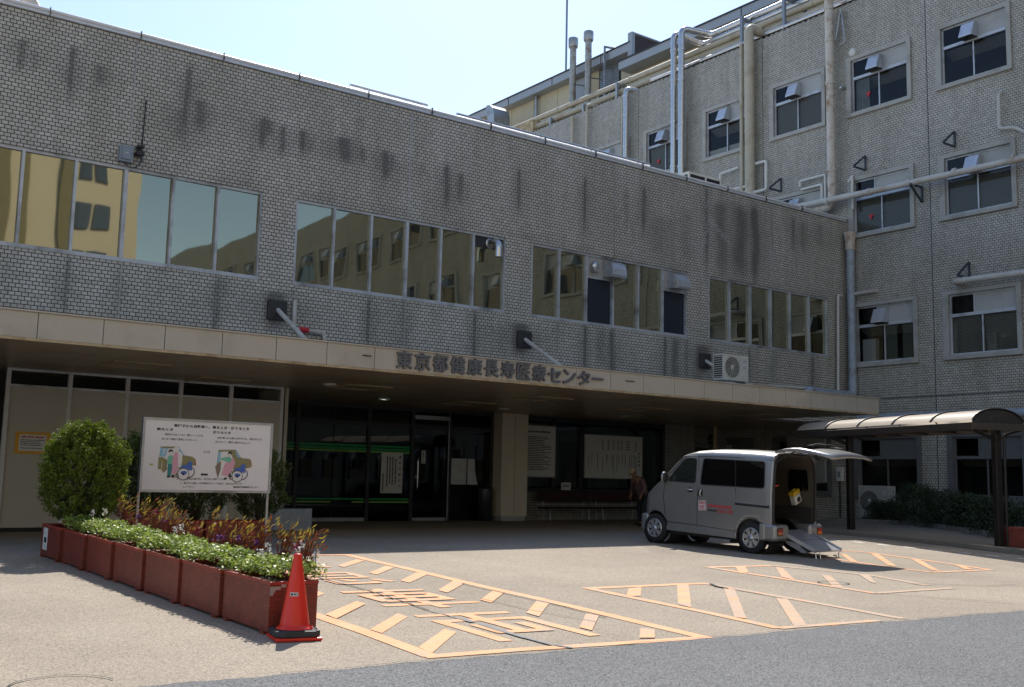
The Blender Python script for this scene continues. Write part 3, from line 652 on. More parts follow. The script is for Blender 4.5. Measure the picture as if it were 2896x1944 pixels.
b.box(33.96,33.995,37.5,39.1,20.6,22.07,1); b.build('louvre', [M['steeld'],M['dark']], ph, loc=(0,0,0))
b = MB(); b.tube([(33.8,44.1,22.1),(33.8,44.1,19.0)],.085,10); b.lathe([(.12,0),(.12,.1)],(33.8,44.1,21.95),12); b.build('rainwater_pipe', M['steeld'], ph, loc=(0,0,0)); b = MB(); b.tube([(33.3,37.95,18.6),(33.3,37.95,22.75),(34.6,37.6,22.8)],.07,10)
b.build('rainwater_pipe', M['steeld'], ph, loc=(0,0,0))
# flues, mast, duct -----------------------------------------------------------
def flue(x,y,zt,lab):
    t = thing('flue', lab, 'flue', (x,y,18.05), group='steel flues on the ward block roof'); h = zt-18.05
    b = MB(); b.cyl((0,0,0),(0,0,h-.42),.165,n=16)
    for z in (1.6,2.6,3.6,4.4): b.lathe([(.175,z),(.175,z+.05)],(0,0,0),16)
    b.build('pipe', P('rust_streaked_flue',(.42,.41,.38),.45,.5,var=.2,sc=3,dirt=(.22,.12,.06),dsc=2.0), t)
    b = MB(); b.lathe([(0,h),(.24,h),(.25,h-.05),(.25,h-.42),(.22,h-.5),(.0,h-.5)],(0,0,0),20); b.build('cap', M['steeld'], t)
    for z0,z1 in ((2.0,2.3),(3.3,3.5)): b = MB(); b.bar((0,0,z0),(.9,.15,z1),.05,.05); b.build('bracket', M['steeld'], t)
flue(33.0,40.04,23.8,'shorter-looking capped flue with rust streaks beside the thin mast')
flue(33.0,38.84,23.75,'capped steel flue standing in front of the louvre')
b = MB(); b.cyl((34.3,42.2,22.4),(34.3,42.2,31),.055,n=8); b.cyl((34.3,42.2,31),(34.3,42.2,42),.04,n=8); tag(b.build('mast', M['rack']), 'thin tall mast rising from the cream rooftop storey into the sky', 'mast')
b = MB(); b.prism([(0,0),(.62,0),(.62,2.0),(.50,2.4),(.2,2.65),(-.15,2.7),(-.15,2.2),(0,2.0)],(33.0,46.0,18.98),(0,-1,0),(0,0,1),1.1); tag(b.build('roof_duct', M['steeld'], bevel=.03), 'bent grey sheet-metal duct standing by the cream roof wall', 'duct')
b = MB(); b.box(31.0,32.2,40.7,42.3,18.25,19.25); o = b.build('roof_tank', M['rust'], bevel=.02); tag(o, 'rust-streaked box behind the parapet at the far end of the pipes', 'tank')
# pipe runs on the parapet -----------------------------------------------------
def pipe(name, path, r, mat, label, cat='pipe', bend=.25, n=12, rings=(), group=None, rr=1.18):
    b = MB(); b.tube(path, r, n, bend=bend)
    for p,ax in rings:
        b.tube([Vector(p)-Vector(ax)*.05, Vector(p)+Vector(ax)*.05], r*rr, n)
    o = b.build(name, mat); return tag(o, label, cat, group)
Yd = (0,1,0)
pipe('roof_pipe', [(31.45,60,19.42),(31.45,18,19.42)], .13, M['pipec'], 'upper cream pipe running the whole parapet of the ward block', rings=[((31.45,y,19.42),Yd) for y in (43,39.2,36.6,34,31.2,27.5,24)])
pipe('roof_pipe', [(31.3,60,18.93),(31.3,18,18.93)], .15, M['pipec'], 'lower cream pipe running close above the parapet tiles', rings=[((31.3,y,18.93),Yd) for y in (40,35.2,30,26)])
pipe('roof_pipe', [(30.98,32.2,18.70),(30.98,18,18.68)], .085, M['steel'], 'thin shiny pipe lowest along the parapet edge', rings=[((30.98,y,18.68),Yd) for y in (29.2,27,25,22.8)])
pipe('roof_pipe', [(30.42,29.85,13.2),(30.42,29.85,20.15),(31.6,29.3,19.98),(31.6,18,20.05)], .135, M['steel'], 'shiny steel pipe climbing the wall and bending along the roof, nearer of two', bend=.3, rings=[((30.42,29.85,z),(0,0,1)) for z in (14.2,16.0,17.9,19.2)], group='twin steel risers')
pipe('roof_pipe', [(30.42,30.30,13.2),(30.42,30.30,20.1),(31.6,29.75,19.7),(31.6,19,19.75)], .125, M['steel'], 'shiny steel pipe climbing the wall and bending along the roof, farther of two', bend=.3, rings=[((30.42,30.30,z),(0,0,1)) for z in (14.3,16.2,18.0,19.3)], group='twin steel risers')
for q in ((31.9,19.95),(31.9,20.12),(32.1,19.85)): pipe('roof_pipe', [(q[0],29,q[1]),(q[0],18,q[1])], .03, M['steel'], 'one of the thin parallel tubes on the roof rack', group='thin tubes on the roof rack')
def rack(y, zt, lab):
    b = MB(); b.box(30.95,31.07,y-.06,y+.06,18.35,zt); b.box(31.07,32.3,y-.05,y+.05,zt-.14,zt-.02); b.box(32.2,32.32,y-.06,y+.06,18.05,zt-.15); tag(b.build('pipe_rack', M['rack'] if y < 30 else M['steeld'], bevel=.008), lab, 'rack', 'steel racks under the parapet pipes')
rack(25.0,19.95,'tall blue-grey pipe rack next to the tall white pipe'); rack(27.1,19.85,'blue-grey pipe rack above the beige downpipe'); rack(34.46,19.3,'grey pipe rack over the single steel riser'); rack(39.28,18.95,'grey pipe rack beside the rusty box'); rack(36.8,18.95,'slim grey pipe rack between the two cream pipe collars')
# wall pipes of the ward block ---------------------------------------------------
pipe('wall_pipe', [(30.45,22.55,26),(30.45,22.55,11.1),(30.45,24.9,11.1)], .15, M['rustpipe'], 'tall thick white pipe with rust marks rising between the window columns', bend=.35, n=16, rings=[((30.45,22.55,z),(0,0,1)) for z in (18.4,15.6,12.4,17.2)])
pipe('wall_pipe', [(30.5,26.30,11.2),(30.5,26.30,19.0),(31.9,26.05,18.7)], .19, M['pipec'], 'thick beige pipe with a bent top climbing the ward block wall', bend=.3, n=16, rings=[((30.5,26.30,z),(0,0,1)) for z in (12.2,13.4,14.8,16.6,18.45)], rr=1.06)
pipe('wall_pipe', [(30.6,26.78,11.4),(30.6,26.78,18.5)], .08, M['pipec'], 'thin grey pipe hugging the beige pipe', rings=[((30.6,26.78,z),(0,0,1)) for z in (14.3,16.0,18.2)])
pipe('wall_pipe', [(30.5,33.3,12),(30.5,33.3,18.55),(31.5,32.95,18.5)], .12, M['steel'], 'single shiny steel riser with an elbow over the parapet', bend=.25, rings=[((30.5,33.3,z),(0,0,1)) for z in (15.9,17.3,18.2)])
pipe('wall_pipe', [(30.6,33.62,12),(30.6,33.62,18.4)], .06, M['pipec'], 'thin cream pipe left of the single steel riser')
pipe('wall_pipe', [(30.6,36.05,14),(30.6,36.05,18.6),(31.3,35.8,18.62)], .07, M['pipec'], 'thin pipe with a hooked top on the far wall', bend=.15)
pipe('wall_pipe', [(30.6,37.1,14),(30.6,37.1,18.3)], .085, M['pipec'], 'farthest short pipe with a domed cap', rings=[((30.6,37.1,18.25),(0,0,1))], rr=1.3)
pipe('wall_pipe', [(30.25,25.2,11.36),(30.25,20.4,11.24),(30.25,15.4,11.18),(30.25,13.0,11.14),(30.25,13.0,10.7)], .105, M['pipew'], 'long level white pipe crossing two windows of the second floor', bend=.2, rings=[((30.25,y,11.25),Yd) for y in (22.6,20.9,19.4,17.8,15.9)], n=14)
pipe('wall_pipe', [(30.75,18.0,7.77),(30.3,17.95,7.77),(30.3,12.5,7.70)], .10, M['pipew'], 'lower level white pipe above the first-floor window at the right', bend=.12, rings=[((30.3,17.6,7.77),Yd)])
pipe('wall_pipe', [(30.62,21.9,7.92),(30.62,20.95,7.92)], .06, M['pipew'], 'short white stub pipe beside the blue-grey downpipe')
pipe('wall_pipe', [(30.3,21.5,3.62),(30.3,10,3.62)], .14, M['pipeb'], 'thick blue-grey pipe running behind the carport roof', n=16, rings=[((30.3,14.4,3.62),Yd)])
pipe('wall_pipe', [(30.75,16.47,13.56),(30.6,16.47,13.5),(30.6,16.5,12.4),(30.6,16.0,12.3),(30.6,15.6,12.0),(30.6,14.5,11.95)], .055, M['pipew'], 'crooked thin white pipe under the top right window', bend=.1)
pipe('wall_pipe', [(30.62,24.05,12.15),(30.62,24.05,12.38),(30.62,22.95,12.38),(30.62,22.95,10.2)], .045, M['white'], 'thin white conduit bent over the half-hidden window, upper of two', bend=.08)
pipe('wall_pipe', [(30.62,24.0,12.05),(30.62,23.1,12.05),(30.62,23.1,10.2)], .05, M['white'], 'thin white conduit bent over the half-hidden window, lower of two', bend=.08)
pipe('wall_pipe', [(30.6,26.95,13.55),(30.6,27.9,13.5),(30.6,27.9,12.75),(30.6,26.6,12.72)], .05, M['white'], 'small white looped pipe left of the beige pipe', bend=.08)
pipe('wall_pipe', [(30.6,26.1,13.5),(30.6,25.6,13.5),(30.6,25.6,12.4),(30.35,26.9,12.3)], .055, M['white'], 'small white looped pipe right of the beige pipe', bend=.08)
pipe('wall_pipe', [(30.6,22.4,17.2),(30.6,22.15,18.3),(30.6,22.0,17.0),(30.6,22.25,16.95)], .035, M['steeld'], 'coiled grey conduit beside the tall white pipe', bend=.1)
pipe('wall_pipe', [(30.65,22.0,11.9),(30.65,21.85,12.1),(30.65,21.85,10.9)], .05, M['white'], 'short white conduit behind the tall white pipe', bend=.06)
for z in (15.35,): 
    b = MB(); b.box(30.5,30.8,22.1,22.2,z-.04,z+.04); tag(b.build('pipe_clamp', M['steeld']), 'small clamp right of the tall white pipe', 'clamp')
b = MB(); b.lathe([(0,-.03),(.13,-.03),(.15,0),(.15,.06)],(30.78,21.85,16.62),20,axis='x'); o = b.build('round_vent_cover', M['white']); tag(o, 'small round white vent cap by the upper window corner', 'vent')
def bracket(y, z, up, lab):
    b = MB(); s = .5 if up else -.5; t = .055
    b.bar((30.78,y,z),(30.78,y,z+s),t,t,(1,0,0)); b.bar((30.76,y,z),(30.12,y,z),t,t); b.bar((30.76,y,z+s),(30.12,y,z+.02*(1 if up else -1)),t,t)
    tag(b.build('pipe_bracket', M['bluesteel']), lab, 'bracket', 'triangular wall brackets')
bracket(18.08,12.24,True,'triangular dark bracket without a pipe, above the right second-floor window')
bracket(21.4,12.22,True,'triangular dark bracket without a pipe, right of the tall white pipe')
bracket(25.05,12.22,True,'triangular dark bracket right of the beige pipe, with a small pipe on its tip')
bracket(19.28,11.16,False,'triangular dark bracket holding up the long level white pipe')
bracket(17.73,7.92,True,'small triangular bracket over the lower level white pipe')
# blue-grey downpipe in the corner
t = thing('downpipe', 'blue-grey downpipe with a hopper head in the corner of the two wings', 'downpipe', (30.58,21.93,4.4))
b = MB(); b.tube([(0,0,.15),(0,0,5.35)],.135,16)
for z in (1.0,2.0,3.0,4.0,5.1): b.lathe([(.145,z),(.145,z+.03)],(0,0,0),16)
b.build('pipe', M['pipeb'], t)
b = MB(); b.lathe([(.14,5.05),(.17,5.08),(.17,5.4),(.21,5.6),(.22,5.68),(.19,5.68)],(0,0,0),18); b.build('hopper', M['rustpipe'], t)
b = MB(); b.tube([(0,0,.5),(0,0,.02),(-1.9,0,.02),(-2.4,0,.1),(-2.5,-.05,-.4)],.15,16,bend=.28)
for x in (-.5,-1.0,-1.5): b.lathe([(.165,x-.03),(.165,x+.03)],(0,0,.02),16,axis='x')
b.build('elbow', M['pipeb'], t)
pipe('wall_pipe', [(30.3,22.1,7.85),(30.08,22.1,7.85),(30.0,22.1,4.55),(26.5,22.12,4.5),(23.0,22.12,4.38)], .05, M['pipew'], 'thin white condensate pipe turning along the canopy roof to the air conditioner', bend=.08)
pipe('roof_pipe', [(2.2,23.0,11.2),(4.2,23.0,11.2),(4.42,22.9,10.7)], .15, M['rustpipe'], 'rusty white pipe elbow on the parapet at the upper left', bend=.3, n=16, rings=[((3.85,23,11.2),(1,0,0))])
pipe('roof_rail', [(14.5,22.30,10.76),(21.4,22.30,10.76)], .04, M['steel'], 'shiny metal tube lying along the parapet coping', n=8)
pipe('roof_rail', [(11.4,22.32,10.79),(13.6,22.32,10.78)], .045, M['coping'], 'short shiny tube lying on the parapet coping', n=8)
b = MB(); b.box(6.05,6.33,22.10,22.21,7.78,8.12); b.box(6.10,6.28,22.07,22.10,7.83,8.07); b.box(6.15,6.23,22.064,22.07,7.95,7.965,1); o = b.build('antenna_box', [M['rack'],M['white']], bevel=.012); tag(o, 'small blue-grey receiver box on the tiles over the ribbon window', 'box')
t = thing('antenna', 'thin black whip antenna on a wall clamp beside the receiver box', 'antenna', (6.48,22.05,8.0))
b = MB(); b.cyl((0,0,.1),(0.02,0,1.15),.014,n=8); b.build('rod', M['black'], t)
b = MB(); b.box(-.10,.06,-.03,.16,-.04,.03); b.box(-.08,.05,-.04,.16,.12,.17); b.cyl((0,0,-.2),(0,0,.2),.022,n=8); b.build('clamp', M['dark'], t)
b = MB(); b.tube([(0,0,-.15),(-.05,.05,-.3),(-.2,.1,-.33),(-.28,.1,-.25)],.012,6,bend=.08); b.build('cable', M['bluesteel'], t)
# ------------------------------------------------------------------ canopy
CX0, CX1, CY0 = -9.0, 26.06, 17.84
cn = thing('canopy', 'long flat entrance canopy with cream fascia and raised hospital name lettering', 'canopy', (0,0,0))
b = MB(); b.box(CX0,CX1,CY0+.02,YA-.003,3.46,3.80); b.box(CX0,CX1,CY0+.10,YA-.004,3.80,3.84,1); b.build('slab', [M['soffit'],M['panelgrey']], cn, loc=(0,0,0))
b = MB(); n = int((CX1-CX0)/1.011)
for i in range(n+1):
    x1 = CX1-1.011*i; x0 = max(CX0, x1-1.011); b.box(x0+.006,x1-.006,CY0,CY0+.03,3.43,3.842)
b.box(CX0,CX1,CY0+.012,CY0+.02,3.43,3.84,1); b.box(CX1-.002,CX1+.02,CY0+.031,YA-.004,3.43,3.842)
b.build('fascia', [M['fascia'],M['dark']], cn, loc=(0,0,0), bevel=.004)
b = MB(); b.box(CX0,CX1+.03,CY0-.03,CY0+.12,3.844,3.868); b.build('top_flashing', M['fascia'], cn, loc=(0,0,0))
b = MB(); b.box(CX0,CX1,CY0-.004,CY0+.10,3.385,3.428); b.build('lower_lip', M['lip'], cn, loc=(0,0,0))
b = MB()
for iy in range(5):
    for ix in range(20):
        x0 = CX0+ix*1.755; b.box(x0+.006,min(x0+1.749,CX1),CY0+.11+iy*1.9+.005,min(CY0+.11+(iy+1)*1.9-.005,EY-.05),3.405,3.44)
b.build('soffit', M['soffit'], cn, loc=(0,0,0))
b = MB(); b.box(CX0,CX1+4.7,YA,EY-.03,3.432,3.438); b.box(CX1,XB,YA+.2,27.7,3.42,3.431); b.build('ceiling', M['soffit'], cn, loc=(0,0,0))
txt = '東京都健康長寿医療センター'
b = MB(); x = 10.36; pitch = .4175
for i,ch in enumerate(txt):
    w_ = .345 if ch != 'ー' else .32; h_ = .335 if ch not in 'ーンタセ' else .30
    if ch == 'ー': put_text(b, ch, (x,CY0-.002,3.615),(1,0,0),(0,0,1),w_,.05,0,.05)
    else:
        for q_,(dx,dz) in enumerate(((0,0),(.010,0),(-.010,0),(0,.008),(0,-.008))): put_text(b, ch, (x+dx,CY0-.002,3.48+dz),(1,0,0),(0,0,1),w_,h_,0,.05+.0006*q_)
    x += pitch
b.build('lettering', M['letter'], cn, loc=(0,0,0))
for xa,xb in ((9.62,9.80),(16.40,16.66)): b = MB(); b.box(xa,xb,CY0-.025,CY0-.001,3.655,3.672); b.build('bracket', M['dark'], cn, loc=(0,0,0))
for hx,hy in ((11.6,21.6),(16.2,23.9),(16.4,20.9),(20.5,21.6),(6.2,20.6),(24.6,20.8),(8.6,22.6)):
    b = MB(); s = .55
    for a,c,d,e in ((-s,s,-s,-s+.05),(-s,s,s-.05,s),(-s,-s+.05,-s+.05,s-.05),(s-.05,s,-s+.05,s-.05)): b.box(hx+a,hx+c,hy+d,hy+e,3.385,3.404)
    b.box(hx-s+.05,hx+s-.05,hy-s+.05,hy+s-.05,3.396,3.4035,1); b.build('ceiling_hatch', [M['lip'],M['soffit']], cn, loc=(0,0,0))
mlamp, nt_, b_, o_ = newmat('lit_lamp'); b_.inputs['Base Color'].default_value = (.8,.85,.85,1); b_.inputs['Emission Color'].default_value = (.85,1,.95,1); b_.inputs['Emission Strength'].default_value = 3.0
for lx,ly,on in ((13.82,24.35,1),(10.75,21.4,0),(18.1,24.9,0),(22.4,24.4,0)):
    b = MB(); b.lathe([(.15,3.404),(.15,3.375),(.11,3.372),(.10,3.40)],(lx,ly,0),20); b.lathe([(.0,3.385),(.105,3.385)],(lx,ly,0),20,1); b.build('downlight', [M['white'],mlamp if on else M['white']], cn, loc=(0,0,0))
for x,lab in ((9.76,'white tension rod and dark wall box nearest the sign board'),(16.77,'white tension rod and dark wall box above the middle of the lettering'),(23.65,'white tension rod and dark wall box beside the fan unit')):
    t = thing('tension_rod', lab, 'rod', (x,YA,5.05), group='rods holding the canopy')
    b = MB(); b.box(-.24,.22,-.07,.02,-.22,.22); b.build('wall_box', M['dark'], t, bevel=.01)
    b = MB(); d = Vector((0,-1,-.53)); b.tube([Vector((0,-.06,0)), Vector((0,-2.24,-1.19))],.052,12); b.build('rod', M['pipew'], t)
pipe('wall_pipe', [(10.15,22.12,5.3),(10.15,22.12,4.66),(10.9,22.12,4.64),(10.95,22.12,4.4)], .05, M['pipew'], 'small white pipe with an elbow right of the dark wall box', bend=.08)
b = MB(); b.tube([(10.28,22.12,4.66),(10.5,22.12,4.66)],.066,10); tag(b.build('pipe_valve', M['red']), 'small red valve on the white pipe above the canopy', 'valve')
# ------------------------------------------------------------------ pillar
b = MB(); b.box(19.25,20.25,26.5,EY-.01,.24,3.40); b.box(19.31,20.19,26.53,EY-.01,.098,.24,1); b.box(19.745,19.755,26.496,26.5,.26,3.38,2)
tag(b.build('pillar', [P('pillar_panel',(.68,.60,.47),.5,var=.06,sc=1),M['panelgrey'],M['dark']], bevel=.006), 'square cream pillar under the canopy right of the entrance door', 'pillar')
# ------------------------------------------------------------------ hoarding in front of the left half
hd = thing('hoarding', 'grey-beige temporary panel wall with white posts under the canopy', 'hoarding', (4.5,23.2,.1))
px = [0,1.19,2.37,3.53,4.69,5.93]; M['hoardp'] = P('hoarding_panel',(.47,.435,.365),.55,var=.05,sc=.8)
for i in range(5):
    b = MB(); b.box(px[i]+.04,px[i+1]-.04,.02,.05,.10,2.93); b.build('panel', M['hoardp'], hd)
    b = MB(); b.box(px[i]+.04,px[i+1]-.04,.0,.06,2.931,2.975); b.build('rail', M['alu'], hd)
for x in px: b = MB(); b.box(x-.04,x+.04,-.02,.07,0,3.25); b.build('post', P('post_white',(.60,.60,.60),.5) if x == 0 else bpy.data.materials['post_white'], hd)
b = MB(); b.box(-.04,5.97,-.01,.06,3.25,3.30); b.build('rail', M['alu'], hd)
b = MB(); b.box(-.04,5.97,0,.05,0.0,.09); b.build('plinth', M['black'], hd)
b = MB(); b.box(6.02,6.10,.0,3.7,.0,3.30); b.build('panel', M['hoardp'], hd)
t = thing('notice', 'white notice with a yellow border on the beige hoarding behind the round bush', 'notice', (5.04,23.19,1.9))
M['yellow'] = P('yellow_tape',(.66,.33,.015),.5); M['paper'] = P('paper',(.62,.62,.60),.7,var=.03); M['ink'] = P('ink',(.03,.03,.03),.7); M['redink'] = P('red_ink',(.5,.06,.07),.6)
b = MB(); b.box(-.33,.33,-.006,.01,-.22,.22); b.build('border', M['yellow'], t)
b = MB(); b.box(-.26,.26,-.010,-.0065,-.165,.165); b.build('sheet', M['paper'], t)
def lines(b, x0, x1, zs, h, y, mi=0, ragged=.25, gap=.02):
    for z in zs:
        x = x0; e = x1-(x1-x0)*random.uniform(0,ragged)
        while x < e:
            w_ = random.uniform(2.0,5.0)*h; w_ = min(w_, e-x); b.box(x,x+w_,y-.001,y,z,z+h*random.uniform(.75,1),mi); x += w_+h*random.uniform(.25,.6)
b = MB(); lines(b,-.22,.22,[.105],.034,-.0105,1,0); lines(b,-.23,.23,[.05,.015,-.02,-.055,-.115],.016,-.0105,0); b.build('print', [M['ink'],M['redink']], t)
# ------------------------------------------------------------------ entrance front (dark glazing)
en = thing('entrance_front', 'dark glazed hospital entrance with green stripes on its automatic doors', 'entrance', (0,0,0))
M['gdoor'] = glass_dark('entrance_glass',(.9,.95,.93),.01,trans=.34,rough=.01,wave=.0004,fk=.65)
M['green'] = P('green_stripe',(.01,.30,.08),.5); M['lime'] = P('lime_stripe',(.24,.50,.05),.5)
b = MB()
for x in (10.55,12.63,14.86,16.32,17.62,19.2): b.box(x-.055,x+.055,EY-.05,EY+.08,.1,3.40)
b.box(10.55,19.2,EY-.03,EY+.06,2.80,2.92); b.box(10.55,19.2,EY-.03,EY+.06,3.3,3.405); b.box(16.4,17.6,EY-.02,EY+.05,.10,.19,1); b.box(12.72,14.8,EY-.02,EY+.05,.10,.20,1); b.box(16.38,17.56,EY-.06,EY-.03,3.08,3.2,1)
b.box(17.565,17.6,EY-.06,EY-.052,.12,3.2,1)
b.build('frame', [M['dark'],M['steeld']], en, loc=(0,0,0))
for x0,x1 in ((10.62,12.57),(12.70,13.74),(13.77,14.80),(14.93,16.26),(16.39,17.56),(17.69,19.15)):
    q = MB(); q.quad((x0,EY,.1),(x1,EY,.1),(x1,EY,2.8),(x0,EY,2.8)); q.quad((x0,EY,2.92),(x1,EY,2.92),(x1,EY,3.3),(x0,EY,3.3)); g_ = q.build('pane', M['gdoor'], en, loc=(0,0,0))
for x0,x1 in ((10.62,12.57),(12.70,14.80),(14.93,16.26)):
    low = [(x0+.02,x1)] if x0 != 12.70 else [(x0,x0+1.03),(x1-.40,x1)]
    for z0,z1,mt,sp in ((2.20,2.26,'green',[(x0,x1)]),(2.11,2.175,'green',[(x0,x1)]),(.70,.745,'green',[(x0,x1)]),(2.05,2.09,'lime',[(x0,x1)]),(.62,.66,'lime',low)):
        for xa,xb in sp: b = MB(); b.box(xa,xb,EY-.008,EY-.003,z0,z1); b.build('stripe', M[mt], en, loc=(0,0,0))
b = MB()
for x in (16.5,): b.tube([(x,EY-.02,1.05),(x,EY-.09,1.05),(x,EY-.09,1.9),(x,EY-.02,1.9)],.02,8,bend=.03); b.box(x-.03,x+.03,EY-.05,EY-.02,1.34,1.44)
b.build('handle', M['steel'], en, loc=(0,0,0))
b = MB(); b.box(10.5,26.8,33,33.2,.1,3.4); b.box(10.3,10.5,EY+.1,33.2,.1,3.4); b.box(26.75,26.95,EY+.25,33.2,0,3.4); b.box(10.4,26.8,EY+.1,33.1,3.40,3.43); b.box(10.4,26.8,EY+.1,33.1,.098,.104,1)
b.build('lobby', [M['room'],P('lobby_floor',(.10,.10,.095),.3)], en, loc=(0,0,0))
b = MB(); b.box(15.6,16.6,31.0,31.4,2.1,2.25); b.box(12.9,14.2,31,31.2,2.3,2.35); b.build('lobby_light', mlamp2 if False else M['white'], en, loc=(0,0,0))
b = MB(); b.box(17.7,19.1,EY+.35,EY+.4,.1,2.7); b.build('door_leaf', P('inner_door',(.10,.10,.095),.6), en, loc=(0,0,0))
t = thing('notice', 'large white notice with vertical writing on the entrance glass', 'notice', (15.66,EY-.02,1.48)); b = MB(); b.box(-.36,.36,-.004,.01,-.585,.585); b.build('sheet', M['paper'], t)
b = MB(); put_text(b,'来','0' and (.22,-.0045,.42),(1,0,0),(0,0,1),.09,.09)
for i,ch in enumerate('来院の皆様へ'): put_text(b, ch, (.22,-.0045,.42-i*.17),(1,0,0),(0,0,1),.085,.085,bold=.02)
for xx in (.10,.0,-.09,-.18): 
    z = .5-random.uniform(0,.1)
    while z > -.5+random.uniform(0,.25): h_ = random.uniform(.03,.09); b.box(xx,xx+.04,-.0055,-.0045,z-h_,z); z -= h_+.012
z = -.02
while z > -.52: b.box(-.31,-.27,-.0055,-.0045,z-.045,z); z -= .052
b.build('print', M['ink'], t)
t = thing('notice', 'narrow vertical sticker above the door handle', 'notice', (16.72,EY-.02,1.97)); b = MB(); b.box(-.07,.07,-.004,.01,-.19,.19); b.build('sheet', M['paper'], t)
b = MB()
for i,ch in enumerate('夜間出入口'): put_text(b, ch, (-.035,-.0045,.11-i*.07),(1,0,0),(0,0,1),.065,.058,bold=.03)
b.build('print', M['ink'], t)
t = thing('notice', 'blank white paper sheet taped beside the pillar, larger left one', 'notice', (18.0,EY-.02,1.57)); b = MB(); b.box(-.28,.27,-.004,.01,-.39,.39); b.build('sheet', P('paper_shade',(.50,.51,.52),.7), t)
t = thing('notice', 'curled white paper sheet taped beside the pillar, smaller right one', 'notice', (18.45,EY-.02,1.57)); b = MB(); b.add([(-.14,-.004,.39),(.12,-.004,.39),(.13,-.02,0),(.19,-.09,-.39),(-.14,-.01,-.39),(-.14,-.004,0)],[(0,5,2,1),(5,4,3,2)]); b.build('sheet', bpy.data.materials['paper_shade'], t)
b = MB(); b.lathe([(0,0),(.2,0),(.22,.95),(.21,1.0),(.18,.9),(.0,.85)],(18.82,26.75,.10),20); tag(b.build('bin', P('bin_dark',(.03,.033,.04),.4)), 'dark round waste bin left of the pillar', 'bin')
# windows and notice boards right of the pillar
t = thing('window_front', 'curtained dark-framed windows behind the notice boards right of the pillar', 'window', (0,0,0))
b = MB()
for x in (20.3,21.68,22.85,25.4,26.64): b.box(x-.06,x+.06,EY-.03,EY+.08,1.02,3.40)
b.box(20.3,26.64,EY-.03,EY+.08,3.25,3.405); b.box(20.3,26.64,EY-.03,EY+.08,.99,1.10); b.build('frame', M['dark'], t, loc=(0,0,0))
for x0,x1 in ((20.37,21.61),(21.75,22.78),(22.92,25.33),(25.47,26.57)):
    q = MB(); q.quad((x0,EY,1.1),(x1,EY,1.1),(x1,EY,3.25),(x0,EY,3.25)); q.build('pane', M['gdoor'], t, loc=(0,0,0))
M['curt2'] = P('pale_curtain',(.30,.36,.38),.9,var=.15,sc=2)
for x0,x1 in ((20.37,21.61),(21.75,22.78),(23.3,25.1),(25.47,26.4)):
    b = MB(); n = 26; b.add([(x0+(x1-x0)*i/n, EY+.16+.02*(i%2), z) for z in (1.15,3.2) for i in range(n+1)], [(i,i+1,n+2+i,n+1+i) for i in range(n)], 0, True); b.build('curtain', M['curt2'], t, loc=(0,0,0))
t = thing('notice_board', 'tall white notice board partly hidden by the pillar', 'notice board', (20.98,EY-.06,2.28)); b = MB(); b.box(-.72,.72,-.03,.02,-.83,.83); b.box(-.68,.68,-.034,-.03,-.79,.79,1); b.build('panel', [M['trim'],M['paper']], t)
b = MB(); lines(b,-.60,.55,list(np.arange(-.6,.45,.055)),.026,-.035,0,.3); lines(b,-.5,.5,[.6],.05,-.035,0,.1); b.build('print', M['ink'], t)
t = thing('notice_board', 'wide white notice board with columns of vertical writing above the red bench', 'notice board', (24.25,EY-.06,2.19)); b = MB(); b.box(-1.31,1.31,-.03,.02,-.73,.73); b.box(-1.28,1.28,-.034,-.03,-.70,.70,1); b.build('panel', [M['trim'],M['paper']], t)
b = MB()
for i,ch in enumerate('病院案内'): put_text(b, ch, (1.10,-.035,.10-i*.13),(1,0,0),(0,0,1),.085,.085,bold=.03)
for xx in (.98,.66,.56,.33,.16,-.04,-.28,-.53):
    for i in range(4): b.box(xx-.02,xx+.03,-.036,-.035,.50-i*.085,.55-i*.085)
for xx in (1.0,.92,.80,.70,.5,.36,.2,.12,-.04,-.10,-.30,-.36,-.52,-.75,-1.0,-1.15):
    z = .12-random.uniform(0,.15); e = -.62+random.uniform(0,.5)
    while z > e: h_ = random.uniform(.02,.07); b.box(xx-.012,xx+.012,-.036,-.035,z-h_,z); z -= h_+.01
b.build('print', M['ink'], t)
t = thing('notice', 'small white paper hanging below the curtained window', 'notice', (22.18,EY-.06,1.18)); b = MB(); b.box(-.2,.2,-.004,.01,-.12,.12); b.build('sheet', M['paper'], t); b = MB(); lines(b,-.15,.15,[.03,-.02],.03,-.005,0,.1); b.build('print', M['ink'], t)
M['benchred'] = P('bench_red',(.035,.006,.007),.5)
for x0,lab in ((20.75,'long dark red bench against the wall nearer the pillar'),(22.95,'long dark red bench against the wall below the wide notice board')):
    t = thing('bench', lab, 'bench', (x0,26.2,.10), group='red benches under the notice boards')
    b = MB(); b.box(0,2.1,0,.40,.38,.44); b.build('seat', M['benchred'], t, bevel=.02); b = MB(); b.box(0,2.1,.42,.47,.60,.92); b.build('backrest', M['benchred'], t, bevel=.02)
    for x in (.25,1.85): b = MB(); b.tube([(x,.04,0),(x,.08,.37),(x,.38,.37),(x,.46,.7)],.016,8,bend=.04); b.tube([(x,.40,0),(x,.36,.37)],.016,8); b.build('leg', M['steeld'], t)
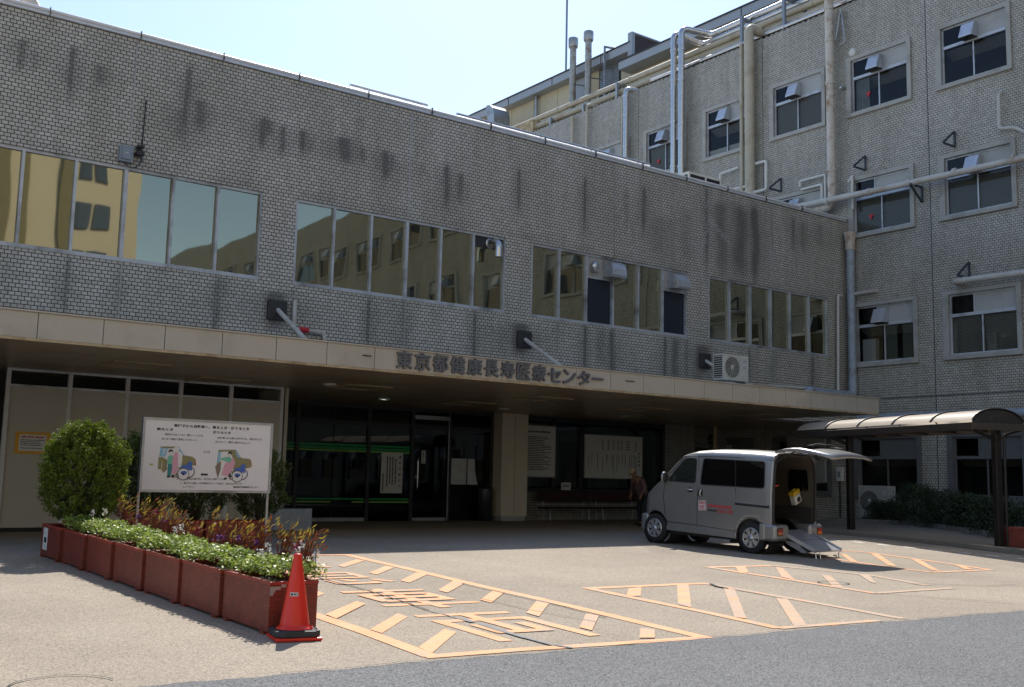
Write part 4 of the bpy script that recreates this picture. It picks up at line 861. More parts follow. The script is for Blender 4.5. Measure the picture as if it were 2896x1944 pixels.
# wall details near the inner corner
b = MB(); b.cyl((28.97,26.7,0.1),(28.97,26.7,3.42),.075,n=12); tag(b.build('post', P('yellowed_post',(.40,.30,.16),.6)), 'yellowish round pipe post in front of the dim tiled wall', 'post')
b = MB(); b.lathe([(0,-.16),(.12,-.15),(.20,-.06),(.22,0)],(29.9,27.72,3.0),20,axis='y'); tag(b.build('round_vent', M['dark']), 'round dark vent on the tiled wall behind the van', 'vent')
b = MB(); b.box(28.9,30.5,27.70,27.74,1.9,2.75); b.box(28.95,29.66,27.68,27.70,1.95,2.7,1); b.box(29.72,30.45,27.68,27.70,1.95,2.7,1); tag(b.build('small_window', [M['steeld'],gdark]), 'small dark window with metal frame behind the van roof', 'window')
t = thing('window_grille', 'barred metal grille over a window on the ward block behind the open tailgate', 'grille', (30.62,24.0,1.5))
for i in range(15): b = MB() if i == 0 else b; b.box(-.01,.01,-.8+i*.115-.008,-.8+i*.115+.008,0,1.6)
b.build('bars', M['steeld'], t); b = MB(); b.box(-.015,.015,-.84,.84,1.6,1.64); b.box(-.015,.015,-.84,.84,-.04,0); b.box(-.015,.015,-.84,.84,.8,.83); b.build('frame', M['steeld'], t)
b = MB(); b.box(.05,.17,-.8,.8,.0,1.6); b.build('backing', M['panelgrey'], t)
b = MB(); b.box(30.66,30.79,22.5,22.72,1.55,2.02); b.box(30.645,30.66,22.56,22.66,1.68,1.88,1); tag(b.build('meter_box', [M['white'],M['rack']], bevel=.01), 'small white meter box on the tiles left of the carport post', 'box')
pipe('wall_pipe', [(30.68,22.6,1.55),(30.68,22.6,.3)], .03, M['dark'], 'dark conduit dropping from the white meter box')
b = MB(); b.cyl((30.2,21.85,.3),(30.2,21.85,3.25),.026,n=8); tag(b.build('thin_post', M['pipew']), 'thin white pole by the open tailgate', 'pole')
# outdoor units -------------------------------------------------------------------
def ac_unit(label, loc, w_, d_, h_, rotz=0, fan=.5, mat=None):
    t = thing('outdoor_unit', label, 'air conditioner', loc, rotz); mat = mat or M['ivory']
    b = MB(); b.box(0,w_,0,d_,.0,h_); b.box(w_*.70,w_*.705,-.002,.01,.0,h_,1); b.box(w_*.78,w_*.93,-.003,.01,h_*.70,h_*.86,1); b.box(w_*.78,w_*.93,-.003,.01,h_*.46,h_*.60,1); b.build('body', [mat,M['panelgrey']], t, bevel=.012)
    b = MB(); b.box(-.004,-.001,.03,d_-.03,.05,h_-.05,1)
    for z in np.arange(.07,h_-.05,.06): b.box(-.012,-.002,.02,d_-.02,z,z+.018)
    b.build('side_grille', [mat,M['dark']], t)
    cx = w_*.36; R2 = min(h_*.40, w_*.30); b = MB(); b.lathe([(0,-.003),(R2,-.003)],(cx,0,h_*.5),28,1,'y')
    for r in np.linspace(R2*.25,R2,7): b.lathe([(r-.006,-.012),(r+.004,-.012)],(cx,0,h_*.5),28,0,'y')
    for k in range(16): a = 2*pi*k/16; b.bar((cx+R2*.2*cos(a),-.011,h_*.5+R2*.2*sin(a)),(cx+R2*cos(a+.35),-.011,h_*.5+R2*sin(a+.35)),.005,.005)
    b.lathe([(0,-.02),(R2*.22,-.016),(R2*.22,-.01)],(cx,0,h_*.5),20,0,'y'); b.build('fan_grille', [mat,M['dark']], t)
    for x in (.1,w_-.14): b = MB(); b.box(x,x+.06,.0,d_,-.24,-.0); b.build('foot', M['steeld'], t)
    return t
ac_unit('ivory fan unit standing on the canopy roof beside the tension rod', (21.15,19.2,4.13), 1.0, .36, .70)
t = thing('outdoor_unit', 'cream ventilator box with dark openings on the low wing roof edge', 'air conditioner', (24.0,23.2,10.3))
b = MB(); b.box(0,1.5,0,1.1,0,.98); b.box(.05,.72,-.004,.0,.1,.9,1); b.box(.80,1.42,-.004,0,.1,.9,1); b.box(-.004,0,.08,1.0,.1,.9,1); b.build('body', [M['ivory'],M['black']], t, bevel=.02)
ac_unit('grey outdoor unit standing on the ground between the carport post and the shrubs', (29.75,21.2,.42), 1.1, .4, 1.0, -pi/2, mat=P('unit_grey',(.36,.36,.35),.5))
# ------------------------------------------------------------------ foliage helpers
def leaves(name, pts, nrm, size, mats, shade, parent=None, loc=None, mi=None, aspect=.55, up_bias=.0):
    """many small pointed leaf faces at pts facing nrm, as one mesh"""
    n = len(pts); pts = np.asarray(pts,float); nrm = np.asarray(nrm,float); nrm /= np.linalg.norm(nrm,axis=1)[:,None]+1e-9
    rv = RNG.normal(size=(n,3)); rv[:,2] += up_bias; t = rv-nrm*(rv*nrm).sum(1)[:,None]; t /= np.linalg.norm(t,axis=1)[:,None]+1e-9; s = np.cross(nrm,t)
    L = np.asarray(size)*RNG.uniform(.7,1.3,n); L = L[:,None]; W = L*aspect
    v = np.stack([pts-t*L*.5, pts+s*W*.5+nrm*L*.06, pts+t*L*.5, pts-s*W*.5+nrm*L*.06],1).reshape(-1,3)
    me = bpy.data.meshes.new(name); me.vertices.add(4*n); me.vertices.foreach_set('co', v.astype(np.float32).ravel()); me.loops.add(4*n); me.loops.foreach_set('vertex_index', np.arange(4*n,dtype=np.int32)); me.polygons.add(n); me.polygons.foreach_set('loop_start', np.arange(0,4*n,4,dtype=np.int32))
    mats = mats if isinstance(mats,list) else [mats]
    for q in mats: me.materials.append(q)
    if mi is not None: me.polygons.foreach_set('material_index', np.asarray(mi,dtype=np.int32))
    me.update(calc_edges=True); a = me.attributes.new('shade','FLOAT','POINT'); a.data.foreach_set('value', np.repeat(np.asarray(shade,np.float32),4))
    o = bpy.data.objects.new(name, me); COL.objects.link(o)
    if parent: o.parent = parent
    if loc: o.location = loc
    return o
M['conifer'] = leafmat('conifer_leaf', (.016,.045,.008), (.14,.19,.014), .32, .6)
M['conifer2'] = leafmat('conifer_leaf_dark', (.014,.036,.009), (.075,.105,.016), .28, .6)
M['bark'] = P('bark', (.05,.035,.025), .9, var=.3)
M['bed'] = leafmat('bed_leaf', (.07,.14,.018), (.32,.40,.075), .42, .48)
M['redl'] = leafmat('copper_leaf', (.085,.016,.010), (.19,.055,.016), .40, .5, 30)
M['bronzel'] = leafmat('gold_leaf', (.13,.075,.014), (.29,.22,.035), .42, .45, 30)
M['stem'] = P('red_stem', (.10,.02,.012), .7)
M['shrub'] = leafmat('shrub_leaf', (.010,.022,.008), (.035,.06,.018), .2, .5)
M['silver'] = leafmat('silver_leaf', (.25,.30,.28), (.45,.50,.47), .2, .6)
def conifer(name, label, loc, rx, ry, h, n, mat, parent_group=None, gappy=0.0, lean=0.0, seed=1):
    global RNG
    RNG = np.random.default_rng(seed); t = thing(name, label, 'bush', loc, 0, parent_group)
    b = MB()
    for k in range(9):
        a = RNG.uniform(0,2*pi); r = RNG.uniform(.2,.8); b.tube([(RNG.normal()*.03,RNG.normal()*.03,-.05),(rx*r*.4*cos(a),ry*r*.4*sin(a),h*.35),(rx*r*.8*cos(a),ry*r*.8*sin(a),h*RNG.uniform(.6,.85))],[.022,.014,.006],6)
    b.build('stem', M['bark'], t)
    P_ = []; N_ = []; S_ = []; m_ = 40; nc = int(n/m_); bmp = [(RNG.uniform(0,2*pi),RNG.uniform(.05,1),RNG.uniform(.06,.22)) for _ in range(20)]
    for c in range(nc):                                   # upright plume-like sprays over an egg-shaped crown
        hh = RNG.uniform(0,1)**.85; a = RNG.uniform(0,2*pi); prof = sqrt(max(.02, 1-(abs(hh-.42)/.59)**2.7))*(.74+.26*min(1,hh*3))
        lump = 1+.08*sin(a*3+seed)+.12*sin(a*5+hh*7+seed*2)+.09*sin(hh*13+a*4)+.08*RNG.normal()*(RNG.uniform() < .3); lump = .90*lump+max(q_*math.exp(-((1-cos(a-a_))*3+((hh-h_)*4)**2)*2) for a_,h_,q_ in bmp)
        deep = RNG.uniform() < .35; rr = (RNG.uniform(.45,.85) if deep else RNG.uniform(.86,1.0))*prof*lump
        if gappy and cos(a-3.7) > .45 and hh < .42 and RNG.uniform() < gappy: continue
        cx, cy, cz = rx*rr*cos(a)+lean*hh, ry*rr*sin(a), .02+h*hh*.93*(1+.05*sin(a*3+1))
        up_ = .55+.9*hh; out = np.array([cos(a)*.75,sin(a)*.75,up_]); out /= np.linalg.norm(out); side = np.array([-sin(a),cos(a),0]); nn = np.cross(out,side)
        L_ = RNG.uniform(.10,.20); l = RNG.uniform(0,1,m_); wv = .055*np.sin(np.clip(l,0,1)*pi*.85+.25); fan = RNG.uniform(-1,1,m_)*wv; th = RNG.normal(size=m_)*.010+nn[2]*0
        tw = RNG.uniform(0,pi); s2 = side*cos(tw)+nn*sin(tw); n2 = nn*cos(tw)-side*sin(tw)
        P_.append(np.array([cx,cy,cz])+np.outer(l*L_,out)+np.outer(fan,s2)+np.outer(th,n2)); N_.append(n2*.5+RNG.normal(size=(m_,3))*.55)
        S_.append(np.clip((.05 if deep else .30)+.55*l+RNG.uniform(-.25,.3)+.2*(hh-.5),0,1))  # deep sprays darker, tips lighter: crown shade painted into the leaf colour
    leaves('foliage', np.concatenate(P_), np.concatenate(N_), np.full(sum(len(q) for q in P_), .029), mat, np.concatenate(S_), t, aspect=.55, up_bias=1.4)
    return t
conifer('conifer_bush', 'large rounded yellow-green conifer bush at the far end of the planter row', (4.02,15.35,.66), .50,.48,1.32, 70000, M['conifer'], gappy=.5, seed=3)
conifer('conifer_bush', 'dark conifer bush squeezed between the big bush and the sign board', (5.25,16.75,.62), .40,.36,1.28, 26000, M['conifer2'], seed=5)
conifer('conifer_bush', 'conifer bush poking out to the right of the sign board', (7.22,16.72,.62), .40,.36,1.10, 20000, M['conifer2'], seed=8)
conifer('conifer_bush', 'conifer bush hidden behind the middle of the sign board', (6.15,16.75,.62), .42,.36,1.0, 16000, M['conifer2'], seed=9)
# ------------------------------------------------------------------ planters
M['plb'] = brick('planter_brick', 'xy', (.29,.046,.024), (.22,.036,.020), (.12,.034,.024), .062, .026, .0028, rough=.5, bump=.003)
M['plbr'] = P('planter_rim', (.28,.036,.022), .5, var=.15, sc=9)
def planter(w_, d_, h_):
    """hollow box with a rim, origin at its base centre"""
    b = MB(); t = .035; x,y = w_/2,d_/2
    for x0,x1,y0,y1 in ((-x,x,-y,-y+t),(-x,x,y-t,y),(-x,-x+t,-y+t,y-t),(x-t,x,-y+t,y-t)): b.box(x0,x1,y0,y1,.025,h_-.03)
    for sx in (-1,1):
        for sy in (-1,1): b.box(sx*x*.8-.06,sx*x*.8+.06,sy*y*.8-.05,sy*y*.8+.05,0,.025)
    b.box(-x+t,x-t,-y+t,y-t,.025,.04)
    r = MB()
    for x0,x1,y0,y1 in ((-x-.006,x+.006,-y-.006,-y+t+.006),(-x-.006,x+.006,y-t-.006,y+.006),(-x-.006,-x+t+.006,-y+t+.006,y-t-.006),(x-t-.006,x+.006,-y+t+.006,y-t-.006)): r.box(x0,x1,y0,y1,h_-.03,h_)
    s = MB(); s.box(-x+t,x-t,-y+t,y-t,.05,h_-.06); return b, r, s
PH = .445
def planter_row(n, start, ddir, rot, w_, d_, labels, group):
    base = None
    for i in range(n):
        x,y = start[0]+ddir[0]*i, start[1]+ddir[1]*i; sl_ = (gz(y+.5)-gz(y-.5)) if rot == 0 else 0
        if base is None:
            b,r,s = planter(w_,d_,PH); o = thing('planter', labels[i], 'planter', (x,y,gz(y)), rot, group)
            b.build('box', M['plb'], o); r.build('rim', M['plbr'], o, bevel=.006); s.build('soil', M['soil'], o); base = o
        else: o = dup(base, (x,y,gz(y)), rot, labels[i])
        o.rotation_euler = (sl_, 0, rot+random.uniform(-.012,.012))
    return base
ordn = ['nearest planter of the row, with flaked grey tiles behind the cone','second planter from the traffic cone','third planter from the traffic cone','fourth planter from the traffic cone','fifth planter from the traffic cone','sixth planter from the traffic cone','farthest planter of the row, carrying the big round bush']
planter_row(7, (4.085,9.16), (-.03,1.05), 0, .45, 1.02, ['red brick-pattern '+q for q in ordn], 'planters in the long row')
planter_row(3, (4.65,16.62), (1.0,-.05), 0, .97, .45, ['red brick-pattern planter of the back row, '+q for q in ('left end by the big bush','middle one under the sign board','right end near the grey tub')], 'planters of the back row')
fl = MB()
for x0,z0,w_,h_ in ((.0,.355,.045,.05),(.045,.375,.05,.03),(.10,.395,.045,.03),(.0,.33,.03,.03)): fl.box(-.225+x0,-.225+x0+w_,-.516,-.5135,z0,z0+h_)
p0 = [o for o in bpy.data.objects if o.get('label','').startswith('red brick-pattern nearest')][0]
fl.build('bare_patch', P('bare_cement',(.36,.33,.31),.9), p0)
fz = [o for o in bpy.data.objects if o.get('label','').startswith('red brick-pattern farthest')][0]
st_ = MB(); st_.box(-.228,-.2265,.15,.40,.10,.40); st_.box(-.2285,-.228,.2,.34,.2,.27,1); st_.build('sticker', [M['paper'],M['ink']], fz)
b = MB(); b.box(21.95,22.6,11.55,12.1,.12,.60); b.box(21.93,22.62,11.53,12.12,.56,.61); tag(b.build('planter', M['plb']), 'red planter at the right edge of the picture beside the carport post', 'planter')
b = MB(); b.box(9.95,10.85,22.2,22.75,.14,.62); b.box(10.0,10.8,22.25,22.7,.62,.60); o = b.build('planter_tub', P('pale_grey_tub',(.30,.33,.38),.6), bevel=.02); tag(o, 'pale grey box tub at the right end of the hoarding', 'planter')
# bedding plants: a carpet of leaves nobody could count, tall red plants counted
P_=[];N_=[];S_=[]
RNG = np.random.default_rng(21)
for i in range(3600):
    y = RNG.uniform(8.62,15.0); x = 4.085-.03*(y-9.16)/1.05+RNG.uniform(-.20,.26); e = 1-((x-(4.085-.03*(y-9.16)/1.05))/.30)**2
    z = gz(y)+PH-.01+RNG.uniform(.0,.10)+.065*max(0,e)*(1+.5*sin(y*5.1)+.3*sin(y*13+x*9))
    m_ = 4; p = np.array([x,y,z])+RNG.normal(size=(m_,3))*(.028,.028,.014); P_.append(p); N_.append(np.array([0,0,1.])+RNG.normal(size=(m_,3))*.55); S_.append(np.clip(RNG.uniform(.1,1,m_),0,1))
tag(leaves('foliage', np.concatenate(P_), np.concatenate(N_), np.full(len(P_)*4,.034), M['bed'], np.concatenate(S_), aspect=.78), kind='stuff')
def red_plant(x, y, h, label, seed, wide=.2):
    g_ = np.random.default_rng(seed); t = thing('copper_plant', label, 'plant', (x,y,gz(y)+PH-.06), 0, 'copper-leaved plants in the planter row')
    b = MB(); P_=[];N_=[];S_=[];T_=[]
    for k in range(9):
        a = g_.uniform(0,2*pi); r = g_.uniform(.05,1)*wide; hh = h*g_.uniform(.65,1.05); lean = np.array([.22,-.13,0])*hh*.55
        top = np.array([r*cos(a),r*1.3*sin(a),hh])+lean; mid = np.array([r*.45*cos(a),r*.55*sin(a),hh*.5])+lean*.35
        b.tube([(r*.2*cos(a),r*.2*sin(a),0),mid,top],[.006,.005,.003],5)
        for j in range(17):
            f = g_.uniform(.32,1.04); p = mid+(top-mid)*((f-.5)/.5) if f > .5 else mid*(f/.5); q = p+g_.normal(size=3)*.022; P_.append(q); S_.append(np.clip(f*1.1-.35+g_.uniform(-.25,.25),0,1)); d = g_.normal(size=3)*.35+np.array([.55,-.25,.75]); T_.append(d); N_.append(np.cross(d,g_.normal(size=3)))
    b.build('stem', M['stem'], t)
    n = len(P_); P2 = np.array(P_); T = np.array(T_); T /= np.linalg.norm(T,axis=1)[:,None]; N = np.array(N_); N /= np.linalg.norm(N,axis=1)[:,None]; s = np.cross(N,T); L = g_.uniform(.045,.09,n)[:,None]
    me = bpy.data.meshes.new('leaf'); v = np.stack([P2,P2+T*L*.5+s*L*.12,P2+T*L,P2+T*L*.5-s*L*.12],1).reshape(-1,3); me.from_pydata(v.tolist(),[],[(4*i,4*i+1,4*i+2,4*i+3) for i in range(n)]); me.materials.append(M['redl']); me.materials.append(M['bronzel'])
    me.polygons.foreach_set('material_index',[1 if S_[i] > .60 else 0 for i in range(n)]); a_ = me.attributes.new('shade','FLOAT','POINT'); a_.data.foreach_set('value', np.repeat(np.array(S_,np.float32),4))
    o = bpy.data.objects.new('foliage', me); COL.objects.link(o); o.parent = t
rp = [(4.22,14.05,.44,'farthest copper plant, in front of the round bush'),(4.24,13.55,.40,'copper plant second from the far end of the bedding'),(4.16,13.0,.46,'copper plant third from the far end of the bedding'),(4.2,12.3,.42,'copper plant left below the sign board'),(4.22,11.75,.38,'copper plant below the first drawing on the sign'),(4.25,11.1,.44,'copper plant below the middle of the sign board'),(4.22,10.35,.38,'copper plant below the second drawing on the sign'),(4.3,9.98,.42,'copper plant left of the right sign post'),(4.25,9.35,.46,'tall copper plant at the right sign post'),(4.36,9.05,.40,'copper plant right behind the cone tip')]
for i,(x,y,h,l) in enumerate(rp): red_plant(x,y,h*1.15,l,100+i)
M['wf'] = P('white_petal',(.72,.70,.66),.6,var=.05); M['pf'] = P('purple_petal',(.16,.02,.20),.6); M['mf'] = P('magenta_petal',(.30,.008,.05),.6)
def flower(x,y,h,mat,label,grp,n=24,r=.02,L=.07):
    g_ = np.random.default_rng(int(x*1000+y*77)); t = thing('flower', label, 'flower', (x,y,gz(y)+PH), 0, grp)
    b = MB(); h = h+.07; b.cyl((0,0,0),(0,0,h),.004,n=5); b.build('stem', M['stem'], t)
    b = MB()
    for k in range(n):
        c = np.array([0,0,h-L*g_.uniform(0,1)])+g_.normal(size=3)*(r*.7,r*.7,.008); a = g_.normal(size=3); a /= np.linalg.norm(a); q = np.cross(a,g_.normal(size=3)); q /= np.linalg.norm(q); s = .013
        b.quad(c-a*s,c+q*s,c+a*s,c-q*s)
    b.build('petals', mat, t)
for i,(x,y,h) in enumerate([(4.3,8.95,.25),(4.22,8.88,.19),(4.33,8.75,.17),(4.12,9.3,.2),(4.16,9.55,.13),(4.12,11.6,.22),(4.1,11.75,.18),(4.05,14.3,.22),(3.98,14.6,.18)]): flower(x,y,h,M['wf'],'white flower spike among the bedding leaves','white flower spikes in the planters')
for i,(x,y,h) in enumerate([(4.2,10.2,.2),(4.15,10.6,.17),(4.27,9.9,.19),(4.2,12.0,.17),(4.25,12.6,.22),(4.2,13.4,.2),(4.3,10.9,.16)]): flower(x,y,h,M['pf'],'purple flower among the bedding leaves','purple flowers in the planters',22,.02,.04)
for i,(x,y,h) in enumerate([(4.33,9.15,.20),(4.28,8.98,.24),(4.25,12.9,.30),(4.22,11.4,.2)]): flower(x,y,h,M['mf'],'magenta flower among the bedding leaves','magenta flowers in the planters',24,.022,.06)
# shrubs in the bed in front of the ward block -------------------------------------
def shrub(x,y,r,h,label,seed,mat=None,n=6000,size=.055):
    g_ = np.random.default_rng(seed); t = thing('shrub', label, 'shrub', (x,y,gz(y)+.17), 0, 'shrubs in the bed by the carport')
    P_=[];N_=[];S_=[]
    for c in range(n//20):
        a = g_.uniform(0,2*pi); q = g_.uniform(.2,1)**.5; hh = g_.uniform(.05,1); rad = r*q*sqrt(max(.05,1-(hh*.85)**2))*(1+.2*sin(3*a+seed)); p = np.array([rad*cos(a),rad*sin(a),h*hh])+g_.normal(size=(20,3))*.07; P_.append(p); N_.append(g_.normal(size=(20,3))+np.array([cos(a)*.5,sin(a)*.5,.7])); S_.append(np.full(20,g_.uniform(.0,1)))
    b = MB()
    for k in range(6): a = g_.uniform(0,2*pi); b.tube([(0,0,-.02),(r*.5*cos(a),r*.5*sin(a),h*.7)],[.015,.006],5)
    b.build('stem', M['bark'], t); leaves('foliage', np.concatenate(P_), np.concatenate(N_), np.full(len(P_)*20,size), mat or M['shrub'], np.concatenate(S_), t)
for i,q in enumerate([(28.9,19.6,.55,.55,'low shrub beside the carport far post'),(28.4,18.3,.75,1.05,'tall shrub in front of the grey outdoor unit'),(27.5,16.9,.7,.95,'shrub below the left ground-floor window'),(26.7,15.6,.65,.85,'shrub below the narrow tiled pier'),(25.9,14.5,.65,.8,'shrub below the right ground-floor window'),(25.1,13.4,.7,.75,'shrub left of the near carport post'),(24.3,11.8,.8,.85,'shrub right of the near carport post'),(23.8,10.5,.7,.7,'shrub at the right picture edge')]): shrub(*q, 40+i)
for i,q in enumerate([(26.6,15.05,.16,.32,'silvery dusty-leaved plant at the kerb, left of two'),(25.35,13.5,.2,.38,'silvery dusty-leaved plant at the kerb, nearer the carport post')]): shrub(*q, 60+i, M['silver'], 340, .06)
# ------------------------------------------------------------------ sign board
sg = thing('sign_board', 'white metal sign board with drawings of getting out of a wheelchair into a car', 'sign', (5.03,16.0,gz(16.0)))
BW, BH, z0 = 2.0, 1.04, .93
b = MB(); b.box(0,BW,0,.03,z0,z0+BH); b.build('panel', P('sign_white',(.70,.695,.71),.45,var=.02), sg)
b = MB(); b.box(-.035,BW+.035,-.012,.04,z0+BH,z0+BH+.035); b.box(-.035,BW+.035,-.012,.04,z0-.035,z0); b.box(-.035,0,-.012,.04,z0,z0+BH); b.box(BW,BW+.035,-.012,.04,z0,z0+BH); b.build('frame', M['steeld'], sg)
for x in (-.018,BW+.018): b = MB(); b.box(x-.017,x+.017,.041,.075,0,z0+BH); b.build('post', M['steeld'], sg)
def sx(px): return (px-150)/2020*BW
def T(b, txt, x, z, w_, h_, bold=.0, mi=0): put_text(b, txt, (x,-.003,z0+z),(1,0,0),(0,0,1),w_,h_,mi,0,bold)
b = MB()
T(b,'車椅子から自動車へ、乗るとき・降りるとき',.43,.945,1.20,.048,.03); T(b,'乗るとき',.17,.885,.25,.042,.03); T(b,'降りるとき',1.05,.872,.28,.042,.03)
T(b,'車椅子から立ってまず、腰をシートにかけ、',.30,.815,.60,.033,.01); T(b,'良いほうの脚から車内に入りましょう。',.26,.745,.55,.035,.01)
T(b,'具合の悪いほうの脚から車の外に出し、両足が出てから',1.12,.795,.73,.033,.01); T(b,'立ち上がって、車椅子に腰をかけましょう。',1.09,.73,.57,.035,.01)
T(b,'注　１　自動車は玄関に対し、後ろ向きに着けて下さい。',.52,.155,.77,.033,.01); T(b,'２　乗り降りの際は、必ず車椅子のブレーキを掛け、足台を上げるように',.58,.09,.98,.033,.01); T(b,'して下さい。',.63,.035,.17,.030,.01); T(b,'東京都健康長寿医療センター',1.42,.04,.42,.030,.03)
b.build('lettering', M['ink'], sg)
C_ = {k:P('sign_'+k,v,.5,var=.02) for k,v in dict(olive=(.24,.22,.10),sky=(.22,.45,.62),pink=(.62,.33,.42),mint=(.16,.48,.33),teal=(.02,.20,.22),blue=(.06,.13,.42),skin=(.66,.60,.58),black=(.015,.015,.016),white=(.66,.66,.66),brown=(.20,.15,.12),redl=(.35,.02,.03),grn=(.30,.42,.08)).items()}
ck_ = list(C_); cm = [C_[k] for k in ck_]
def draw(ox, oz, second):
    b = MB(); L = [0]
    def pg(k, pts): L[0] += 1; b.poly([(ox+x,-.003-.0004*L[0],z0+oz+z) for x,z in pts], ck_.index(k))
    def disc(k, cx, cz, r, r2=None): pg(k, [(cx+r*cos(2*pi*i/28),cz+(r2 or r)*sin(2*pi*i/28)) for i in range(28)])
    # car body, roof, open door, windows
    if not second:
        pg('olive',[(0,.12),(.0,.30),(.05,.30),(.02,.44),(.02,.46),(.30,.47),(.38,.34),(.52,.32),(.57,.28),(.58,.19),(.45,.18),(.40,.14)]); pg('white',[(.05,.14),(.07,.43),(.28,.44),(.34,.33),(.36,.16)])
        pg('sky',[(.01,.31),(.06,.31),(.07,.44),(.02,.44)]); pg('sky',[(.29,.45),(.31,.45),(.39,.34),(.35,.34)]); pg('sky',[(.065,.32),(.10,.30),(.13,.43),(.10,.44)]); pg('olive',[(.06,.10),(.06,.30),(.12,.27),(.13,.12),(.09,.07)]); pg('brown',[(.09,.07),(.12,.27),(.135,.26),(.13,.11)]); pg('redl',[(.565,.28),(.585,.19),(.575,.19),(.555,.285)])
        # helper in green, patient in pink
        pg('teal',[(.15,.03),(.20,.03),(.215,.22),(.145,.22)]); pg('mint',[(.135,.20),(.215,.20),(.225,.31),(.19,.34),(.14,.31)]); disc('skin',.178,.37,.035); pg('black',[(.142,.375),(.15,.41),(.18,.425),(.21,.41),(.213,.38),(.19,.392)])
        pg('pink',[(.21,.05),(.29,.06),(.31,.25),(.33,.33),(.29,.38),(.24,.38),(.215,.30)]); pg('white',[(.30,.20),(.36,.22),(.36,.36),(.31,.40),(.29,.38)]); disc('white',.265,.43,.042); pg('black',[(.14,.0),(.19,.0),(.19,.03),(.15,.03)]); pg('black',[(.21,.0),(.26,.0),(.255,.04),(.21,.04)])
    else:
        pg('olive',[(.03,.20),(.05,.46),(.33,.47),(.42,.35),(.46,.34),(.56,.335),(.60,.28),(.59,.20),(.50,.18),(.40,.10),(.30,.10)]); pg('white',[(.08,.20),(.09,.43),(.25,.44),(.31,.26),(.30,.14),(.14,.14)]); pg('sky',[(.04,.25),(.08,.28),(.09,.43),(.05,.43)]); pg('sky',[(.315,.45),(.33,.45),(.41,.355),(.37,.345)]); pg('brown',[(.01,.20),(.10,.29),(.10,.16),(.06,.02)]); pg('redl',[(.585,.32),(.61,.21),(.60,.21),(.575,.325)])
        pg('pink',[(.12,.08),(.22,.05),(.30,.18),(.33,.26),(.30,.34),(.22,.30),(.16,.24)]); pg('mint',[(.09,.31),(.25,.26),(.27,.33),(.22,.36),(.10,.335)]); disc('skin',.235,.39,.034); pg('black',[(.20,.395),(.21,.43),(.24,.445),(.27,.42),(.262,.38),(.245,.41)]); pg('black',[(.16,.0),(.21,.01),(.20,.035),(.16,.03)]); pg('black',[(.23,.03),(.27,.06),(.26,.11),(.235,.09)])
    # wheelchair
    x = .35 if not second else .33
    disc('black',x+.13,.09,.085); disc('white',x+.13,.09,.072); pg('blue',[(x+.0,.13),(x+.17,.11),(x+.17,.24),(x+.11,.25),(x+.09,.20),(x-.0,.18)]); disc('black',x+.04,.055,.092); disc('white',x+.04,.055,.082); disc('blue',x+.045,.075,.05,.03); disc('black',x+.04,.055,.02); disc('black',x-.055,.03,.026); disc('white',x-.055,.03,.012)
    b.build('drawing', cm, sg)
draw(.225,.185,False); draw(1.10,.165,True)
b = MB(); b.poly([(.91,-.004,z0+.60),(1.0,-.004,z0+.60),(1.0,-.004,z0+.61),(1.015,-.004,z0+.585),(1.0,-.004,z0+.56),(1.0,-.004,z0+.57),(.91,-.004,z0+.57)][::-1]); b.poly([(.915,-.0045,z0+.595),(1.0,-.0045,z0+.595),(1.007,-.0045,z0+.585),(1.0,-.0045,z0+.575),(.915,-.0045,z0+.575)][::-1],1); b.build('arrow', [C_['black'],C_['white']], sg)
b = MB(); b.poly([(1.0,-.004,z0+.255),(.91,-.004,z0+.255),(.91,-.004,z0+.265),(.885,-.004,z0+.24),(.91,-.004,z0+.215),(.91,-.004,z0+.225),(1.0,-.004,z0+.225)]); b.build('arrow', C_['black'], sg)
b = MB(); b.box(.10,.15,-.004,-.002,z0+.36,z0+.385); b.build('sticker', C_['grn'], sg)
# ------------------------------------------------------------------ traffic cone
cn_ = thing('traffic_cone', 'bright red-orange traffic cone on a black rubber base in front of the planters', 'traffic cone', (4.0,8.42,gz(8.42)), radians(-12))
M['cone'] = P('cone_plastic',(.72,.025,.008),.34,var=.04,sc=2); M['rubber'] = P('black_rubber',(.028,.03,.034),.6,var=.3,sc=20)
b = MB(); b.lathe([(.155,.085),(.150,.095),(.130,.10),(.122,.13),(.036,.665),(.034,.69),(.026,.70),(0,.70)],(0,0,0),40); b.build('body', M['cone'], cn_)
b = MB(); o_ = .19
b.prism([(-o_,-o_*.7),(-o_*.7,-o_),(o_*.7,-o_),(o_,-o_*.7),(o_,o_*.7),(o_*.7,o_),(-o_*.7,o_),(-o_,o_*.7)],(0,0,.03),(1,0,0),(0,1,0),.05); b.lathe([(.165,.08),(.185,.088),(.19,.08)],(0,0,0),36); b.build('weight', M['rubber'], cn_, bevel=.012)
b = MB(); b.box(-.195,.195,-.195,.195,0,.028); b.build('base', M['cone'], cn_, bevel=.01)
b = MB(); ang = -2.2; n = 8; rz = lambda z: .122-(z-.13)*(.086/.535)+.0015; a0,a1 = ang-.42,ang+.42; z1,z2 = .355,.385
vs = [(rz(z)*cos(a0+(a1-a0)*i/n+radians(12)),rz(z)*sin(a0+(a1-a0)*i/n+radians(12)),z) for z in (z1,z2) for i in range(n+1)]; b.add(vs,[(i,i+1,n+2+i,n+1+i) for i in range(n)]); b.build('sticker', M['paper'], cn_)
b = MB(); vs = []
for z in (z1+.007,z2-.007):
    for i in range(n+1): a = a0+.08+(a1-a0-.16)*i/n+radians(12); vs.append(((rz(z)+.001)*cos(a),(rz(z)+.001)*sin(a),z))
b.add(vs,[(i,i+1,n+2+i,n+1+i) for i in range(n) if i not in (3,6)]); b.build('print', M['ink'], cn_)
